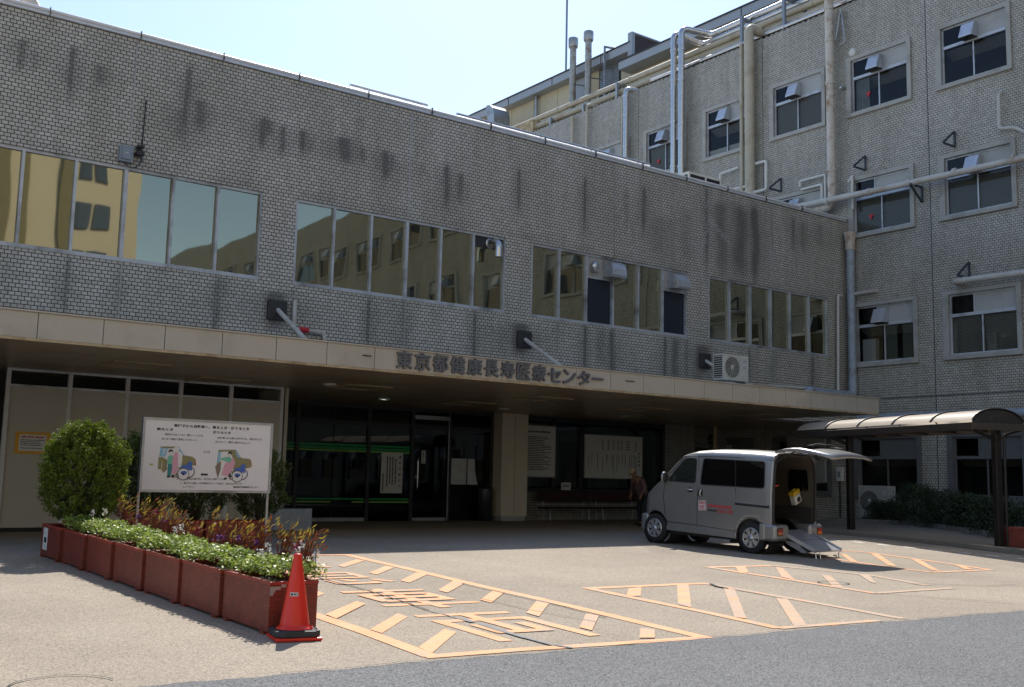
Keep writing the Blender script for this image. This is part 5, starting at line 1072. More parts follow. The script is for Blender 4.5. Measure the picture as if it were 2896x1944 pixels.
# ------------------------------------------------------------------ carport
cp = thing('carport', 'dark brown carport with an arched translucent roof on two posts', 'carport', (21.87,12.12,gz(12.1)+.1), atan2(4.8,1.53)-pi/2)
# local +y runs to the far post, local -x towards the van
M['cpf'] = P('carport_brown',(.014,.011,.010),.4,.2,var=.15,sc=5); M['cpfas'] = P('carport_fascia',(.085,.07,.06),.32,.4,var=.1,sc=3)
m_, nt_, b_, out_ = newmat('smoked_polycarbonate'); g_ = G(nt_)
b_.inputs['Base Color'].default_value = (.74,.635,.52,1); b_.inputs['Roughness'].default_value = .34
tr_ = g_.n('ShaderNodeBsdfTransparent'); tr_.inputs[0].default_value = (.42,.36,.30,1); mx_ = g_.n('ShaderNodeMixShader'); mx_.inputs[0].default_value = .15; tl_ = g_.n('ShaderNodeBsdfTranslucent'); tl_.inputs[0].default_value = (1.0,.88,.73,1); m2_ = g_.n('ShaderNodeMixShader'); m2_.inputs[0].default_value = .40; g_.l(b_.outputs[0],m2_.inputs[1]); g_.l(tl_.outputs[0],m2_.inputs[2]); g_.l(m2_.outputs[0],mx_.inputs[1]); g_.l(tr_.outputs[0],mx_.inputs[2]); g_.l(mx_.outputs[0],out_.inputs[0]); M['poly'] = m_
xl, xr, yn, yf, zf = -1.02, .36, -.45, 5.95, 2.42
for y in (0,5.03): 
    b = MB(); b.box(-.08,.08,y-.07,y+.07,-.1,zf+.10); b.bar((-.05,y,zf-.16),(-.62,y,zf+.03),.05,.08); b.build('post', M['cpf'], cp, bevel=.012)
b = MB(); b.box(xl,xl+.05,yn,yf,zf,zf+.15); b.box(xr-.05,xr,yn,yf,zf,zf+.15); b.box(xl+.05,xr-.05,yn,yn+.05,zf,zf+.15); b.box(xl+.05,xr-.05,yf-.05,yf,zf,zf+.15); b.build('fascia', M['cpfas'], cp, bevel=.008)
def arch(x): q = (x-(xl+xr)/2)/((xr-xl)/2); return zf+.15+.34*sqrt(max(0,1-q*q*.98))-.05
xsA = np.linspace(xl+.02,xr-.02,17)
ribs = [yn+.02+i*(yf-yn-.04)/5 for i in range(6)]
for i in range(5):
    b = MB(); b.add([(x,y,arch(x)) for y in (ribs[i],ribs[i+1]) for x in xsA],[(k,k+1,18+k,17+k) for k in range(16)],0,True); b.build('roof_panel', M['poly'], cp)
for y in ribs: b = MB(); b.tube([(x,y,arch(x)+.012) for x in xsA],.022,8); b.build('roof_rib', M['cpf'], cp)
for y in (yn+.03,yf-.03): b = MB(); b.add([(x,y,arch(x)) for x in xsA]+[(x,y,zf+.14) for x in xsA],[(k,k+1,18+k,17+k) for k in range(16)]); b.build('end_panel', P('smoked_end',(.035,.03,.028),.25) if y < 0 else bpy.data.materials['smoked_end'], cp)
for y in np.linspace(.6,5.4,6): b = MB(); b.box(xl+.05,xr-.05,y-.03,y+.03,zf+.02,zf+.09); b.build('purlin', M['cpf'], cp)
b = MB(); b.tube([(.30,-.35,zf+.02),(.30,-.1,zf-.02),(.12,-.1,zf-.08),(.12,-.1,-.05),(.2,-.15,-.06)],.03,10,bend=.06); b.build('gutter_pipe', M['cpf'], cp)
# ------------------------------------------------------------------ building across the road (seen only mirrored in the ribbon windows)
ob = thing('office_tower', 'sunlit tan tower across the road, mirrored in the left ribbon window', 'building', (0,0,0))
b = MB(); b.box(-40,21.0,-45,-26,0,44); b.build('wall', P('tan_wall',(.47,.42,.32),.8,var=.05,sc=.3), ob, loc=(0,0,0))
for nm,parts in (('window',[(x,x+.9,2+f_*3.1,3.6+f_*3.1) for f_ in range(13) for x in (17.2,18.3)]),('window',[(x,x+1.5,2+f_*3.1,3.5+f_*3.1) for f_ in range(13) for x in (-12,-6.5,-1.0,4.6)])):
    wm = MB()
    for x0,x1,z0,z1 in parts: wm.box(x0,x1,-26.03,-25.9,z0,z1)
    wm.build(nm, gdark, ob, loc=(0,0,0))
M['olive'] = P('olive_shade_band',(.17,.15,.085),.8)
for x0,x1 in ((9.0,12.6),(14.6,15.6)): wm = MB(); wm.box(x0,x1,-26.02,-25.75,0,44); wm.build('shade_band', M['olive'], ob, loc=(0,0,0))  # recess shade put into the colour of dark olive strips
# ------------------------------------------------------------------ van (local: +x forward, +y left, z up; origin on the ground under the left rear wheel)
vh = Vector((-.08,.997,0)).normalized()
van = thing('van', 'silver wheelchair-accessible minivan with its tailgate up and rear ramp folded out', 'van', (15.287,13.233,gz(13.23)))
van.rotation_euler = (0, -radians(1.7), atan2(vh.y,vh.x))
def carpaint(name, col):
    m, nt, b, out = newmat(name); b.inputs['Base Color'].default_value = (*col,1); b.inputs['Metallic'].default_value = .55; b.inputs['Roughness'].default_value = .34; b.inputs['Coat Weight'].default_value = .6; b.inputs['Coat Roughness'].default_value = .06
    g = G(nt); c = g.ramp(g.noise(1.6,5,.6),[(.3,tuple(x*.9 for x in col)),(.7,col)]); g.l(c,b.inputs['Base Color']); return m
M['silver_p'] = carpaint('silver_paint',(.32,.318,.312)); M['vglass'] = glass_dark('van_privacy_glass',(.9,.93,.95),.0,base=(.005,.005,.006),fk=.45); M['vglassc'] = glass_dark('van_clear_glass',(.9,.95,.93),.05,trans=.55)
M['tyre'] = P('tyre',(.018,.018,.019),.8); M['hub'] = P('hub_cover',(.52,.52,.53),.3,.7,var=.03); M['vtrim'] = P('van_black_trim',(.015,.015,.016),.5); M['vin'] = P('van_beige_interior',(.095,.08,.062),.7,var=.1); M['vin2'] = P('van_dark_interior',(.035,.032,.03),.8)
M['lampr'] = P('lamp_red',(.35,.012,.010),.2,coat=1); M['lampa'] = P('lamp_amber',(.60,.16,.01),.2,coat=1); M['lampw'] = P('lamp_clear',(.5,.5,.5),.1,coat=1); M['chrome'] = P('chrome',(.75,.75,.76),.1,1.,var=.02)
YC_ = -.74; HW = .735
XS = [-.43,-.40,-.30,-.1,.2,.6,1.0,1.4,1.7,1.85,2.0,2.12,2.22,2.35,2.5,2.62,2.69]
def zroof(x): return float(np.interp(x,[-.43,-.2,.4,1.0,1.4,1.66,1.85,2.0,2.12,2.25,2.45,2.6,2.66,2.69],[1.865,1.89,1.905,1.90,1.87,1.80,1.63,1.475,1.36,1.24,1.10,.98,.80,.62]))
def zside(x): return float(np.interp(x,[-.43,0,1.0,1.5,1.66,1.85,2.0,2.12,2.25,2.45,2.6,2.66,2.69],[1.70,1.735,1.74,1.73,1.70,1.54,1.40,1.29,1.18,1.05,.93,.77,.60]))
def zbot(x): return float(np.interp(x,[-.43,2.0,2.69],[.26,.26,.24]))
def hw(x, z):
    base = HW*float(np.interp(x,[-.43,-.3,0,2.0,2.3,2.55,2.69],[.975,.99,1,1,.985,.93,.80])); t = max(0,(z-1.08)/.75)
    return base*(1-.085*t**1.3)-(.02*max(0,(.5-z)/.25) if z < .5 else 0)
def ring(x):
    """half cross-section from sill to roof centre: list of (dy,z)"""
    zb, zs, zr = zbot(x), zside(x), zroof(x); P_ = []
    for f in (0,.12,.25,.4,.55,.7,.82,.92,1.0): z = zb+(zs-zb)*f; P_.append((hw(x,z),z))
    w0 = P_[-1][0]
    for f in (.25,.5,.72,.88,.96,1.0): a = f*pi/2; P_.append((w0*(1-(f**2.2)) if f < 1 else 0, zs+(zr-zs)*sin(a)**.75))
    return P_
def wheel_cut(x,z): return any((x-wx)**2+(z-.285)**2 < .345**2 for wx in (0,2.33))
NR = len(ring(0)); vs = []; 
b = MB()
FX = np.concatenate([np.linspace(-.43,-.36,3),np.arange(-.33,2.70,.035)]); FX[-1] = 2.69
for x in FX:
    r = ring(x); vs += [(x,YC_+dy,z) for dy,z in r]+[(x,YC_-dy,z) for dy,z in r[::-1][1:]]
K = 2*NR-1; fs = []
for i in range(len(FX)-1):
    for k in range(K-1): fs.append((i*K+k,i*K+k+1,(i+1)*K+k+1,(i+1)*K+k))
b.add(vs, fs, 0, True); b.poly([vs[(len(FX)-1)*K+k] for k in range(K)])
# lower side panels are rebuilt denser so the wheel arches can be cut
body = b.build('body', [M['silver_p'],M['vtrim']], van, loc=(0,0,0), weld=True)
bm = bmesh.new(); bm.from_mesh(body.data)
low = [f for f in bm.faces if f.calc_center_median().z < .75]
bmesh.ops.subdivide_edges(bm, edges=list({e for f in low for e in f.edges}), cuts=2, use_grid_fill=True)
dead = [f for f in bm.faces if wheel_cut(f.calc_center_median().x, f.calc_center_median().z)]
bmesh.ops.delete(bm, geom=dead, context='FACES')
for v in bm.verts:                                     # snap cut edge to a clean circle
    for wx in (0,2.33):
        d = Vector((v.co.x-wx, v.co.z-.285)); 
        if v.is_boundary and .27 < d.length < .42 and v.co.x > -.35: d = d.normalized()*.345; v.co.x = wx+d.x; v.co.z = .285+d.y
bm.to_mesh(body.data); bm.free()
for p in body.data.polygons: p.use_smooth = True
sd = body.modifiers.new('shell','SOLIDIFY'); sd.thickness = .035; sd.offset = -1
def sidey(x,z): return YC_+hw(x,z)
def side_panel(pts, off=.004, sgn=1, n=10):
    """flat-ish panel on the body side, following the tumblehome; pts (x,z)"""
    return [(x, YC_+sgn*(hw(x,z)+off), z) for x,z in pts]
def rounded(pts, r=.05, n=4):
    out = []; k = len(pts)
    for i in range(k):
        p = Vector(pts[i]); a = (Vector(pts[i-1])-p); c = (Vector(pts[(i+1)%k])-p); L = min(r,a.length*.45,c.length*.45); p0 = p+a.normalized()*L; p2 = p+c.normalized()*L
        for j in range(n+1): t = j/n; q = p0*(1-t)**2+p*2*t*(1-t)+p2*t*t; out.append((q.x,q.y))
    return out
def window_panel(name, pts, mat, sgn=1, r=.06, off=.005, par=None):
    q = rounded(pts, r); P3 = side_panel(q, off, sgn); b = MB(); b.poly(P3 if sgn < 0 else P3[::-1])
    o = b.build(name, mat, par or van, loc=(0,0,0)); bm = bmesh.new(); bm.from_mesh(o.data); bmesh.ops.triangulate(bm, faces=bm.faces); bmesh.ops.subdivide_edges(bm, edges=bm.edges[:], cuts=9, use_grid_fill=True)
    for v in bm.verts: v.co.y = YC_+sgn*(hw(v.co.x,v.co.z)+off)
    bm.to_mesh(o.data); bm.free(); return o
def gasket(pts, sgn=1, r=.06, w_=.02, off=.003, mat=None):
    q = rounded(pts, r); b = MB(); b.tube(side_panel(q+[q[0]], off, sgn), w_/2, 6, cap=False); return b
slw = [(-.27,1.20),(-.25,1.68),(1.16,1.70),(1.20,1.20)]
frw = [(1.32,1.225),(1.33,1.69),(1.60,1.69),(1.98,1.30),(2.0,1.235)]
for sg_ in (1,-1):
    fr_ = gasket(slw, sg_).build('side_window', M['vtrim'], van, loc=(0,0,0)); window_panel('pane', slw, M['vglass'], sg_, par=fr_)
    b = MB(); b.bar((.36,YC_+sg_*(hw(.36,1.2)+.006),1.21),(.40,YC_+sg_*(hw(.4,1.68)+.006),1.69),.035,.01,(1,0,0)); b.build('pillar', M['vtrim'], fr_, loc=(0,0,0))
    fr_ = gasket(frw, sg_).build('front_window', M['vtrim'], van, loc=(0,0,0)); window_panel('pane', frw, M['vglass'] if sg_ < 0 else M['vglassc2'] if 'vglassc2' in M else glass_dark('van_front_glass',(.9,.95,.93),.03,base=(.02,.028,.026),fk=.6), sg_, par=fr_)
    b = MB(); b.bar((1.36,YC_+sg_*(hw(1.4,1.28)+.007),1.285),(1.85,YC_+sg_*(hw(1.8,1.29)+.007),1.285),.01,.012); b.build('weatherstrip', M['chrome'], fr_, loc=(0,0,0))
# door gaps, mouldings, sliding rail
b = MB()
def groove(pts, w_=.007): b.tube(side_panel(pts,.0005), w_, 5)
groove([(1.26,.42),(1.26,1.0),(1.28,1.74)]); groove([(.36,.36),(.36,1.18)]); groove([(2.05,.55),(2.12,.9),(2.1,1.15),(2.02,1.32),(1.7,1.68),(1.6,1.73)]); groove([(1.26,.42),(2.0,.44)]); groove([(.36,.38),(1.26,.42)]); groove([(.5,1.745),(1.6,1.735)],.006); groove([(-.42,1.715),(.5,1.745)],.006)
b.build('door_gap', M['vtrim'], van, loc=(0,0,0))
b = MB(); b.tube(side_panel([(-.38,.865),(.36,.885)],.002),.022,8); b.build('slide_rail', M['vtrim'], van, loc=(0,0,0)); b = MB(); b.tube(side_panel([(-.38,.895),(.36,.915)],.0),.010,6); b.build('slide_rail_edge', M['silver_p'], van, loc=(0,0,0))
b = MB(); b.tube(side_panel([(-.43,1.765),(.4,1.785),(1.3,1.78),(1.66,1.73)],-.03),.016,8); b.build('roof_drip', M['silver_p'], van, loc=(0,0,0))
b = MB(); b.tube(side_panel([(-.3,1.765),(.4,1.775),(1.2,1.775)],-.022),.006,6); b.build('roof_seam', M['vtrim'], van, loc=(0,0,0))
b = MB(); b.prism(rounded([(.33,.24),(.33,.355),(2.0,.40),(2.02,.27)],.02),(0,YC_+HW-.04,0),(1,0,0),(0,0,1),-.055); b.build('side_skirt', M['silver_p'], van, loc=(0,0,0), bevel=.012)
b = MB(); b.prism(rounded([(.33,.24),(.33,.355),(2.0,.40),(2.02,.27)],.02),(0,YC_-HW-.015,0),(1,0,0),(0,0,1),-.055); b.build('side_skirt', M['silver_p'], van, loc=(0,0,0), bevel=.012)
for hx,hz,w_,h_ in ((1.44,1.08,.13,.075),(1.19,1.035,.11,.14)):
    b = MB(); y = sidey(hx,hz); b.prism(rounded([(hx-w_/2,hz-h_/2),(hx-w_/2,hz+h_/2),(hx+w_/2,hz+h_/2),(hx+w_/2,hz-h_/2)],.025),(0,y+.002,0),(1,0,0),(0,0,1),-.006,1); b.tube([(hx-w_/2+.01,y+.006,hz+.01),(hx-w_/2+.03,y+.04,hz+.01),(hx+w_/2-.03,y+.04,hz+.01),(hx+w_/2-.01,y+.006,hz+.01)] if h_ < .1 else [(hx-.02,y+.006,hz-h_/2+.01),(hx-.02,y+.04,hz-.03),(hx-.02,y+.04,hz+.03),(hx-.02,y+.006,hz+h_/2-.01)],.017,8); b.build('door_handle', [M['hub'],M['vtrim']], van, loc=(0,0,0))
b = MB(); b.ell((2.02,YC_+HW+.11,1.30),(.045,.085,.11),8); b.bar((2.02,YC_+HW-.04,1.24),(2.02,YC_+HW+.1,1.25),.04,.05); b.build('mirror', M['silver_p'], van, loc=(0,0,0))
b = MB(); b.ell((1.985,YC_+HW+.11,1.30),(.02,.08,.105),8); b.build('mirror_back', M['vtrim'], van, loc=(0,0,0))
# windscreen, bonnet end, bumpers, lamps
b = MB(); xs_ = [1.74,1.85,2.0,2.10]; rows = []
for x in xs_:
    w_ = hw(x,zside(x))*.86; rows.append([(x,YC_+w_*f,zroof(x)-(.075*abs(f)**2.5)*1+.008) for f in np.linspace(-1,1,9)])
b.add([p for r in rows for p in r],[(i*9+k,i*9+k+1,(i+1)*9+k+1,(i+1)*9+k) for i in range(3) for k in range(8)],0,True); b.build('windscreen', M['vglass'], van, loc=(0,0,0))
b = MB(); b.box(2.55,2.76,YC_-.68,YC_+.68,.22,.56); b.build('front_bumper', M['silver_p'], van, loc=(0,0,0), bevel=.06, seg=4)
for s_ in (-1,1): b = MB(); b.ell((2.56,YC_+s_*.55,.78),(.10,.11,.10),8); b.build('headlight', M['lampw'], van, loc=(0,0,0))
for s_ in (-1,1):
    b = MB(); ya, yb = (YC_+.33,YC_+.765) if s_ > 0 else (YC_-.765,YC_-.33)
    b.box(-.56,-.22,ya,yb,.255,.56); bp = b.build('rear_bumper', M['silver_p'], van, loc=(0,0,0), bevel=.065, seg=5)
    yl = YC_+s_*.63; b = MB(); b.box(-.572,-.55,yl-.07,yl+.07,.375,.485); b.box(-.575,-.572,yl-.07,yl+.07,.43,.485,1); b.box(-.566,-.558,yl-.085,yl+.085,.36,.50,2); b.build('tail_light', [M['lampa'],M['lampr'],M['vtrim']], bp, loc=(0,0,0))
b = MB(); b.box(-.33,-.20,YC_+.36,YC_+.78,.26,.56); b.build('bumper_side', M['silver_p'], van, loc=(0,0,0), bevel=.03, seg=3)
# rear opening surround, cabin lining, floor
ro = [(-.665,.60),(-.665,1.25),(-.635,1.56),(-.59,1.70),(-.50,1.79),(-.34,1.825),(.34,1.825),(.50,1.79),(.59,1.70),(.635,1.56),(.665,1.25),(.665,.60)]
b = MB(); outer = [(dy,z) for dy,z in ring(-.43)]; oo = [(-d,z) for d,z in outer[3:-1]]+[(0,outer[-1][1])]+[(d,z) for d,z in outer[3:-1][::-1]]
b.tube([(-.435,YC_+y,z) for y,z in ro],.024,8); b.build('door_seal', M['vtrim'], van, loc=(0,0,0))
def resamp(pl,n):
    p = np.array(pl); d = np.r_[0,np.cumsum(np.hypot(*np.diff(p,axis=0).T))]; t = np.linspace(0,d[-1],n); return np.c_[np.interp(t,d,p[:,0]),np.interp(t,d,p[:,1])]
b = MB(); A_ = resamp(oo,40); B_ = resamp(ro,40); b.add([(-.430,YC_+y,z) for y,z in A_]+[(-.425,YC_+y,z) for y,z in B_],[(i,i+1,41+i,40+i) for i in range(39)]); b.build('rear_surround', M['silver_p'], van, loc=(0,0,0))
b = MB(); i0 = len(b.v); b.add([(x,YC_+y*f,.52+(z-.52)*f2) for x,f,f2 in ((-.42,.99,.995),(-.2,.97,.98),(.8,.97,.98),(1.3,.97,.98)) for y,z in B_],[(k*40+i,k*40+i+1,(k+1)*40+i+1,(k+1)*40+i) for k in range(3) for i in range(39)],0,True); b.box(1.25,1.3,YC_-.62,YC_+.62,.4,1.75,1); b.box(-.42,1.3,YC_-.66,YC_+.66,.36,.42,1); b.box(-.40,1.2,YC_-.655,YC_-.60,.42,.86,1); b.box(-.40,1.2,YC_+.60,YC_+.655,.42,.86,1)
b.build('cabin_lining', [M['vin'],M['vin2']], van, loc=(0,0,0))
b = MB(); b.poly([(x,YC_-.615+(z-1.16)*.11,z) for x,z in rounded([(-.32,1.16),(-.31,1.56),(.10,1.56),(.14,1.16)],.05)][::-1]); b.build('inner_window', M['vglass'], van, loc=(0,0,0))
b = MB()
for sx_ in (.85,): b.box(sx_,sx_+.12,YC_-.1,YC_+.58,.6,1.2); b.box(sx_,sx_+.4,YC_-.1,YC_+.58,.5,.62)
for y in (.05,.38): b.box(.88,.96,YC_+y-.12,YC_+y+.12,1.22,1.40)
b.build('rear_seat', M['vin2'], van, loc=(0,0,0), bevel=.03)
b = MB(); b.tube([(-.36,YC_+.60,.95),(-.36,YC_+.60,1.24),(-.36,YC_+.42,1.26)],.014,8,bend=.04); b.build('grab_handle', P('orange_plastic',(.60,.06,.012),.5), van, loc=(0,0,0))
# tailgate, lifted
tg = MB(); prof = [(-.40,1.93),(-.55,1.965),(-.75,1.985),(-.95,1.985),(-1.15,1.96),(-1.36,1.93),(-1.53,1.895),(-1.68,1.85)]; ny = 11
vs = []
for i,(x,z) in enumerate(prof):
    hwid = np.interp(i,[0,2,5,7],[.60,.66,.70,.66])
    for f in np.linspace(-1,1,ny): vs.append((x+.05*abs(f)**3*(1 if i > 4 else 0), YC_+hwid*f, z-.05*abs(f)**2.5))
tg.add(vs,[(i*ny+k,i*ny+k+1,(i+1)*ny+k+1,(i+1)*ny+k) for i in range(len(prof)-1) for k in range(ny-1)],0,True)
tgo = tg.build('tailgate', M['silver_p'], van, loc=(0,0,0)); q = tgo.modifiers.new('shell','SOLIDIFY'); q.thickness = .045; q.offset = -1
b = MB(); b.add([(x,YC_+w_*f,z) for x,w_,z in ((-.62,.52,2.0),(-.95,.54,2.005),(-1.12,.54,1.985)) for f in (-1,1)],[(0,1,3,2),(2,3,5,4)]); b.build('rear_window', M['vglass'], tgo, loc=(0,0,0))
b = MB(); b.tube([(-.70,YC_+.05,2.0),(-.9,YC_+.02,2.045),(-1.15,YC_-.15,2.03)],.010,6); b.build('rear_wiper', M['vtrim'], tgo, loc=(0,0,0))
for y in (-.62,.62): b = MB(); b.cyl((-.42,YC_+y,1.66),(-.86,YC_+y*1.0,1.90),.013,n=8); b.build('gas_strut', M['vtrim'], van, loc=(0,0,0))
for y in (-.42,.42): b = MB(); b.box(-.46,-.36,YC_+y-.05,YC_+y+.05,1.86,1.92); b.build('hinge', M['chrome'], van, loc=(0,0,0))
# ramp
rt, rb_ = Vector((-.36,YC_,.44)), Vector((-1.16,YC_,.13)); M['ramp'] = P('ramp_plate',(.36,.36,.38),.4,.5,var=.15,sc=14)
b = MB(); d = (rb_-rt).normalized(); nrm = Vector((-d.z,0,d.x)) if d.x > 0 else Vector((d.z,0,-d.x))
for a,c,w_ in ((0,.48,.80),(.50,1.0,.84)):
    p0 = rt+(rb_-rt)*a; p1 = rt+(rb_-rt)*c; b.bar(p0,p1,w_*.96,.022)
rp_ = b.build('ramp', M['ramp'], van, loc=(0,0,0))
M['rampa'] = P('ramp_alu',(.55,.55,.56),.35,.7)
for s_ in (-1,1): b = MB(); b.bar(rt+Vector((0,s_*.40,.01)),rb_+Vector((0,s_*.42,.012)),.03,.07); b.build('ramp_rail', M['rampa'], rp_, loc=(0,0,0))
b = MB()
for s_ in (-.36,-.22): b.tube([(-1.12,YC_-s_,.11),(-1.14,YC_-s_,-.02),(-1.16,YC_-s_-.0,-.035)],.012,6)
b.tube([(-1.14,YC_-.20,.05),(-1.14,YC_-.28,.05),(-1.14,YC_-.28,-.03),(-1.14,YC_-.36,-.03),(-1.14,YC_-.36,.10)],.013,8,bend=.03); b.build('ramp_leg', M['chrome'], rp_, loc=(0,0,0))
b = MB(); b.lathe([(0,0),(.03,0),(.03,.03),(0,.03)],(-1.14,YC_+.29,-.055),12,axis='y'); b.lathe([(0,0),(.03,0),(.03,.03),(0,.03)],(-1.14,YC_-.34,-.055),12,axis='y'); b.build('ramp_wheel', M['tyre'], rp_, loc=(0,0,0))
b = MB(); b.prism([(-.38,.30),(-.55,.20),(-.85,.08),(-.95,.10),(-.75,.24)],(0,YC_+.36,0),(1,0,0),(0,0,1),.72); b.build('under_tray', M['ramp'], van, loc=(0,0,0))
b = MB(); b.box(-.3,2.4,YC_-.6,YC_+.6,.20,.30); b.box(.2,.8,YC_-.4,YC_+.3,.12,.22); b.tube([(-.5,YC_+.45,.20),(-.1,YC_+.45,.2)],.03,8); b.build('underbody', M['vin2'], van, loc=(0,0,0))
# wheels
def wheel(x, y, sgn):
    b = MB(); R = .285; b.lathe([(.18,-.075),(.255,-.08),(.28,-.06),(.287,-.02),(.287,.02),(.28,.06),(.255,.08),(.19,.076)],(x,y,.285),36,axis='y'); b.lathe([(0,-.06),(.19,-.06)],(x,y,.285),24,axis='y'); w_ = b.build('wheel', M['tyre'], van, loc=(0,0,0))
    b = MB(); yo = y+sgn*.074; 
    b.lathe([(.188,sgn*-.01),(.182,sgn*.012),(.172,sgn*.014),(.165,0)],(x,yo,.285),36,axis='y'); b.lathe([(0,sgn*.022),(.055,sgn*.02),(.06,sgn*.008)],(x,yo,.285),20,axis='y')
    for k in range(7):
        a = 2*pi*k/7+.2; c_, s_ = cos(a), sin(a); t_ = (-s_,c_); q = []
        for r,hw_ in ((.05,.024),(.168,.050)):
            for e in (-1,1): q.append((x+c_*r+t_[0]*hw_*e, yo+sgn*.012, .285+s_*r+t_[1]*hw_*e))
        b.add(q+[(p[0],yo-sgn*.004,p[2]) for p in q],[(0,1,3,2),(4,5,7,6),(0,2,6,4),(1,3,7,5)])
    b.build('hub_cap', M['hub'], w_, loc=(0,0,0)); b = MB(); b.lathe([(0,0),(.17,0)],(x,yo-sgn*.008,.285),24,axis='y'); b.build('rim', M['vtrim'], w_, loc=(0,0,0))
for x in (0,2.33):
    wheel(x,-.085,1); wheel(x,YC_*2+.085,-1)
    for y in (YC_+.46,YC_-.46):
        b = MB(); b.lathe([(.352,-.2),(.352,.2)],(x,y,.285),30,axis='y'); b.build('wheel_housing', M['vin2'], van, loc=(0,0,0))
# livery on the sliding door
def door_plane(x,z): return Vector((x, sidey(x,z)+.006, z))
b = MB(); ox = door_plane(1.22,.70); ux = Vector((-1,0,0)); uz = Vector((0,0,1)); rx_ = ux*cos(.09)+uz*sin(.09); rz_ = uz*cos(.09)-ux*sin(.09)
b.add([ox,ox+rx_*.19,ox+rx_*.19+rz_*.19,ox+rz_*.19],[(3,2,1,0)]); s_ = b.build('emblem', P('decal_white',(.62,.60,.60),.4), van, loc=(0,0,0))
b = MB(); e = Vector((0,.002,0))
for a0,a1,c0,c1 in ((.012,.178,.012,.020),(.012,.178,.170,.178),(.012,.020,.02,.17),(.170,.178,.02,.17)): b.add([ox+e+rx_*a0+rz_*c0,ox+e+rx_*a1+rz_*c0,ox+e+rx_*a1+rz_*c1,ox+e+rx_*a0+rz_*c1],[(3,2,1,0)])
put_text(b,'介護',ox+e*1.5+rx_*.03+rz_*.025,rx_,rz_,.13,.085,0,0,.03)
for k in range(4): p = ox+e+rx_*(.03+k*.034)+rz_*.125; b.add([p,p+rx_*.026,p+rx_*.026+rz_*.034,p+rz_*.034],[(3,2,1,0)])
b.build('emblem_print', M['redink'], s_, loc=(0,0,0))
b = MB(); o1 = door_plane(1.0,.785); x = 0
while x < .56:
    w_ = random.uniform(.03,.05); p = o1+ux*x+Vector((0,0,-.012*x)); b.add([p,p+ux*w_,p+ux*w_+uz*.05,p+uz*.05],[(3,2,1,0)]); x += w_+.009
put_text(b,'0120-37-1865',door_plane(.78,.685),ux,uz,.37,.075,0,0,.02); x = 0
o2 = door_plane(1.0,.705)
while x < .19: p = o2+ux*x; b.add([p,p+ux*.032,p+ux*.032+uz*.034,p+uz*.034],[(3,2,1,0)],1); x += .042
b.build('lettering', [M['redink'],M['ink']], van, loc=(0,0,0))
# yellow and white belt case hung inside the tailgate opening
def van_pt(x,y,z): return van.matrix_basis @ Vector((x,y,z))
Mv = Matrix.Translation(van.location) @ van.rotation_euler.to_matrix().to_4x4()
bc = thing('tool_case', 'yellow and white plastic case hanging tilted inside the open van rear', 'case', tuple(Mv @ Vector((-.10,YC_-.50,1.06))), atan2(vh.y,vh.x)); bc.rotation_euler = (radians(-24),0,atan2(vh.y,vh.x))
b = MB(); b.box(-.06,.06,-.11,.11,-.15,.03); b.build('body', M['white'], bc, bevel=.02); b = MB(); b.box(-.062,.062,-.112,.112,.031,.11); b.box(-.02,.02,-.05,.05,.11,.135); b.build('lid', P('yellow_plastic',(.62,.42,.02),.4), bc, bevel=.02); b = MB(); b.box(-.068,-.061,-.05,.04,-.11,-.03); b.build('window', M['vtrim'], bc)
# ------------------------------------------------------------------ person behind the van
ps = thing('person', 'person in a beige cap and mauve jacket bending forward beside the van bonnet', 'person', (21.28,22.45,gz(22.45)))
def skin(name, verts, edges, mat, parent, sub=2, root=0):
    me = bpy.data.meshes.new(name); me.from_pydata([v[:3] for v in verts],[],edges); me.materials.append(mat); o = bpy.data.objects.new(name, me); COL.objects.link(o); o.parent = parent
    md = o.modifiers.new('skin','SKIN'); md.use_smooth_shade = True
    for i,v in enumerate(verts): d = me.skin_vertices[0].data[i]; d.radius = (v[3], v[4] if len(v) > 4 else v[3]); d.use_root = (i == root)
    s = o.modifiers.new('sub','SUBSURF'); s.levels = sub; s.render_levels = sub; return o
# facing direction: to the picture's left; right = towards the van
fd = -R_*.8-F_*.6; fd.z = 0; fd.normalize(); up = Vector((0,0,1)); lt = up.cross(fd)
def pp(f,s,z,*r): v = fd*f+lt*s+up*z; return (v.x,v.y,v.z,*r)
M['skin'] = P('skin',(.27,.13,.085),.6,var=.05); M['jacket'] = P('mauve_jacket',(.14,.08,.088),.8,var=.12,sc=8); M['trous'] = P('dark_trousers',(.012,.014,.022),.8); M['cap'] = P('beige_cap',(.45,.38,.29),.8); M['shoe'] = P('dark_shoe',(.01,.01,.011),.6)
V = [pp(-.07,0,.86,.14,.12),pp(.02,0,1.02,.14,.11),pp(.12,0,1.18,.16,.115),pp(.20,0,1.33,.12,.09),pp(.25,0,1.39,.055),pp(.29,0,1.45,.058),
     pp(-.07,.10,.80,.095),pp(-.0,.11,.46,.065),pp(-.06,.11,.09,.042),pp(.08,.115,.04,.038),pp(-.07,-.10,.80,.095),pp(-.03,-.11,.46,.065),pp(-.09,-.11,.09,.042),pp(.04,-.115,.04,.038),
     pp(.17,.19,1.31,.062),pp(.12,.27,1.04,.050),pp(.22,.22,.86,.036),pp(.24,.21,.80,.028),pp(.17,-.19,1.31,.062),pp(.06,-.28,1.05,.050),pp(.16,-.27,.86,.036),pp(.18,-.26,.80,.028)]
E_ = [(0,1),(1,2),(2,3),(3,4),(4,5),(0,6),(6,7),(7,8),(8,9),(0,10),(10,11),(11,12),(12,13),(3,14),(14,15),(15,16),(16,17),(3,18),(18,19),(19,20),(20,21)]
bd = skin('body', V, E_, M['skin'], ps)
hc = fd*.335+up*1.515
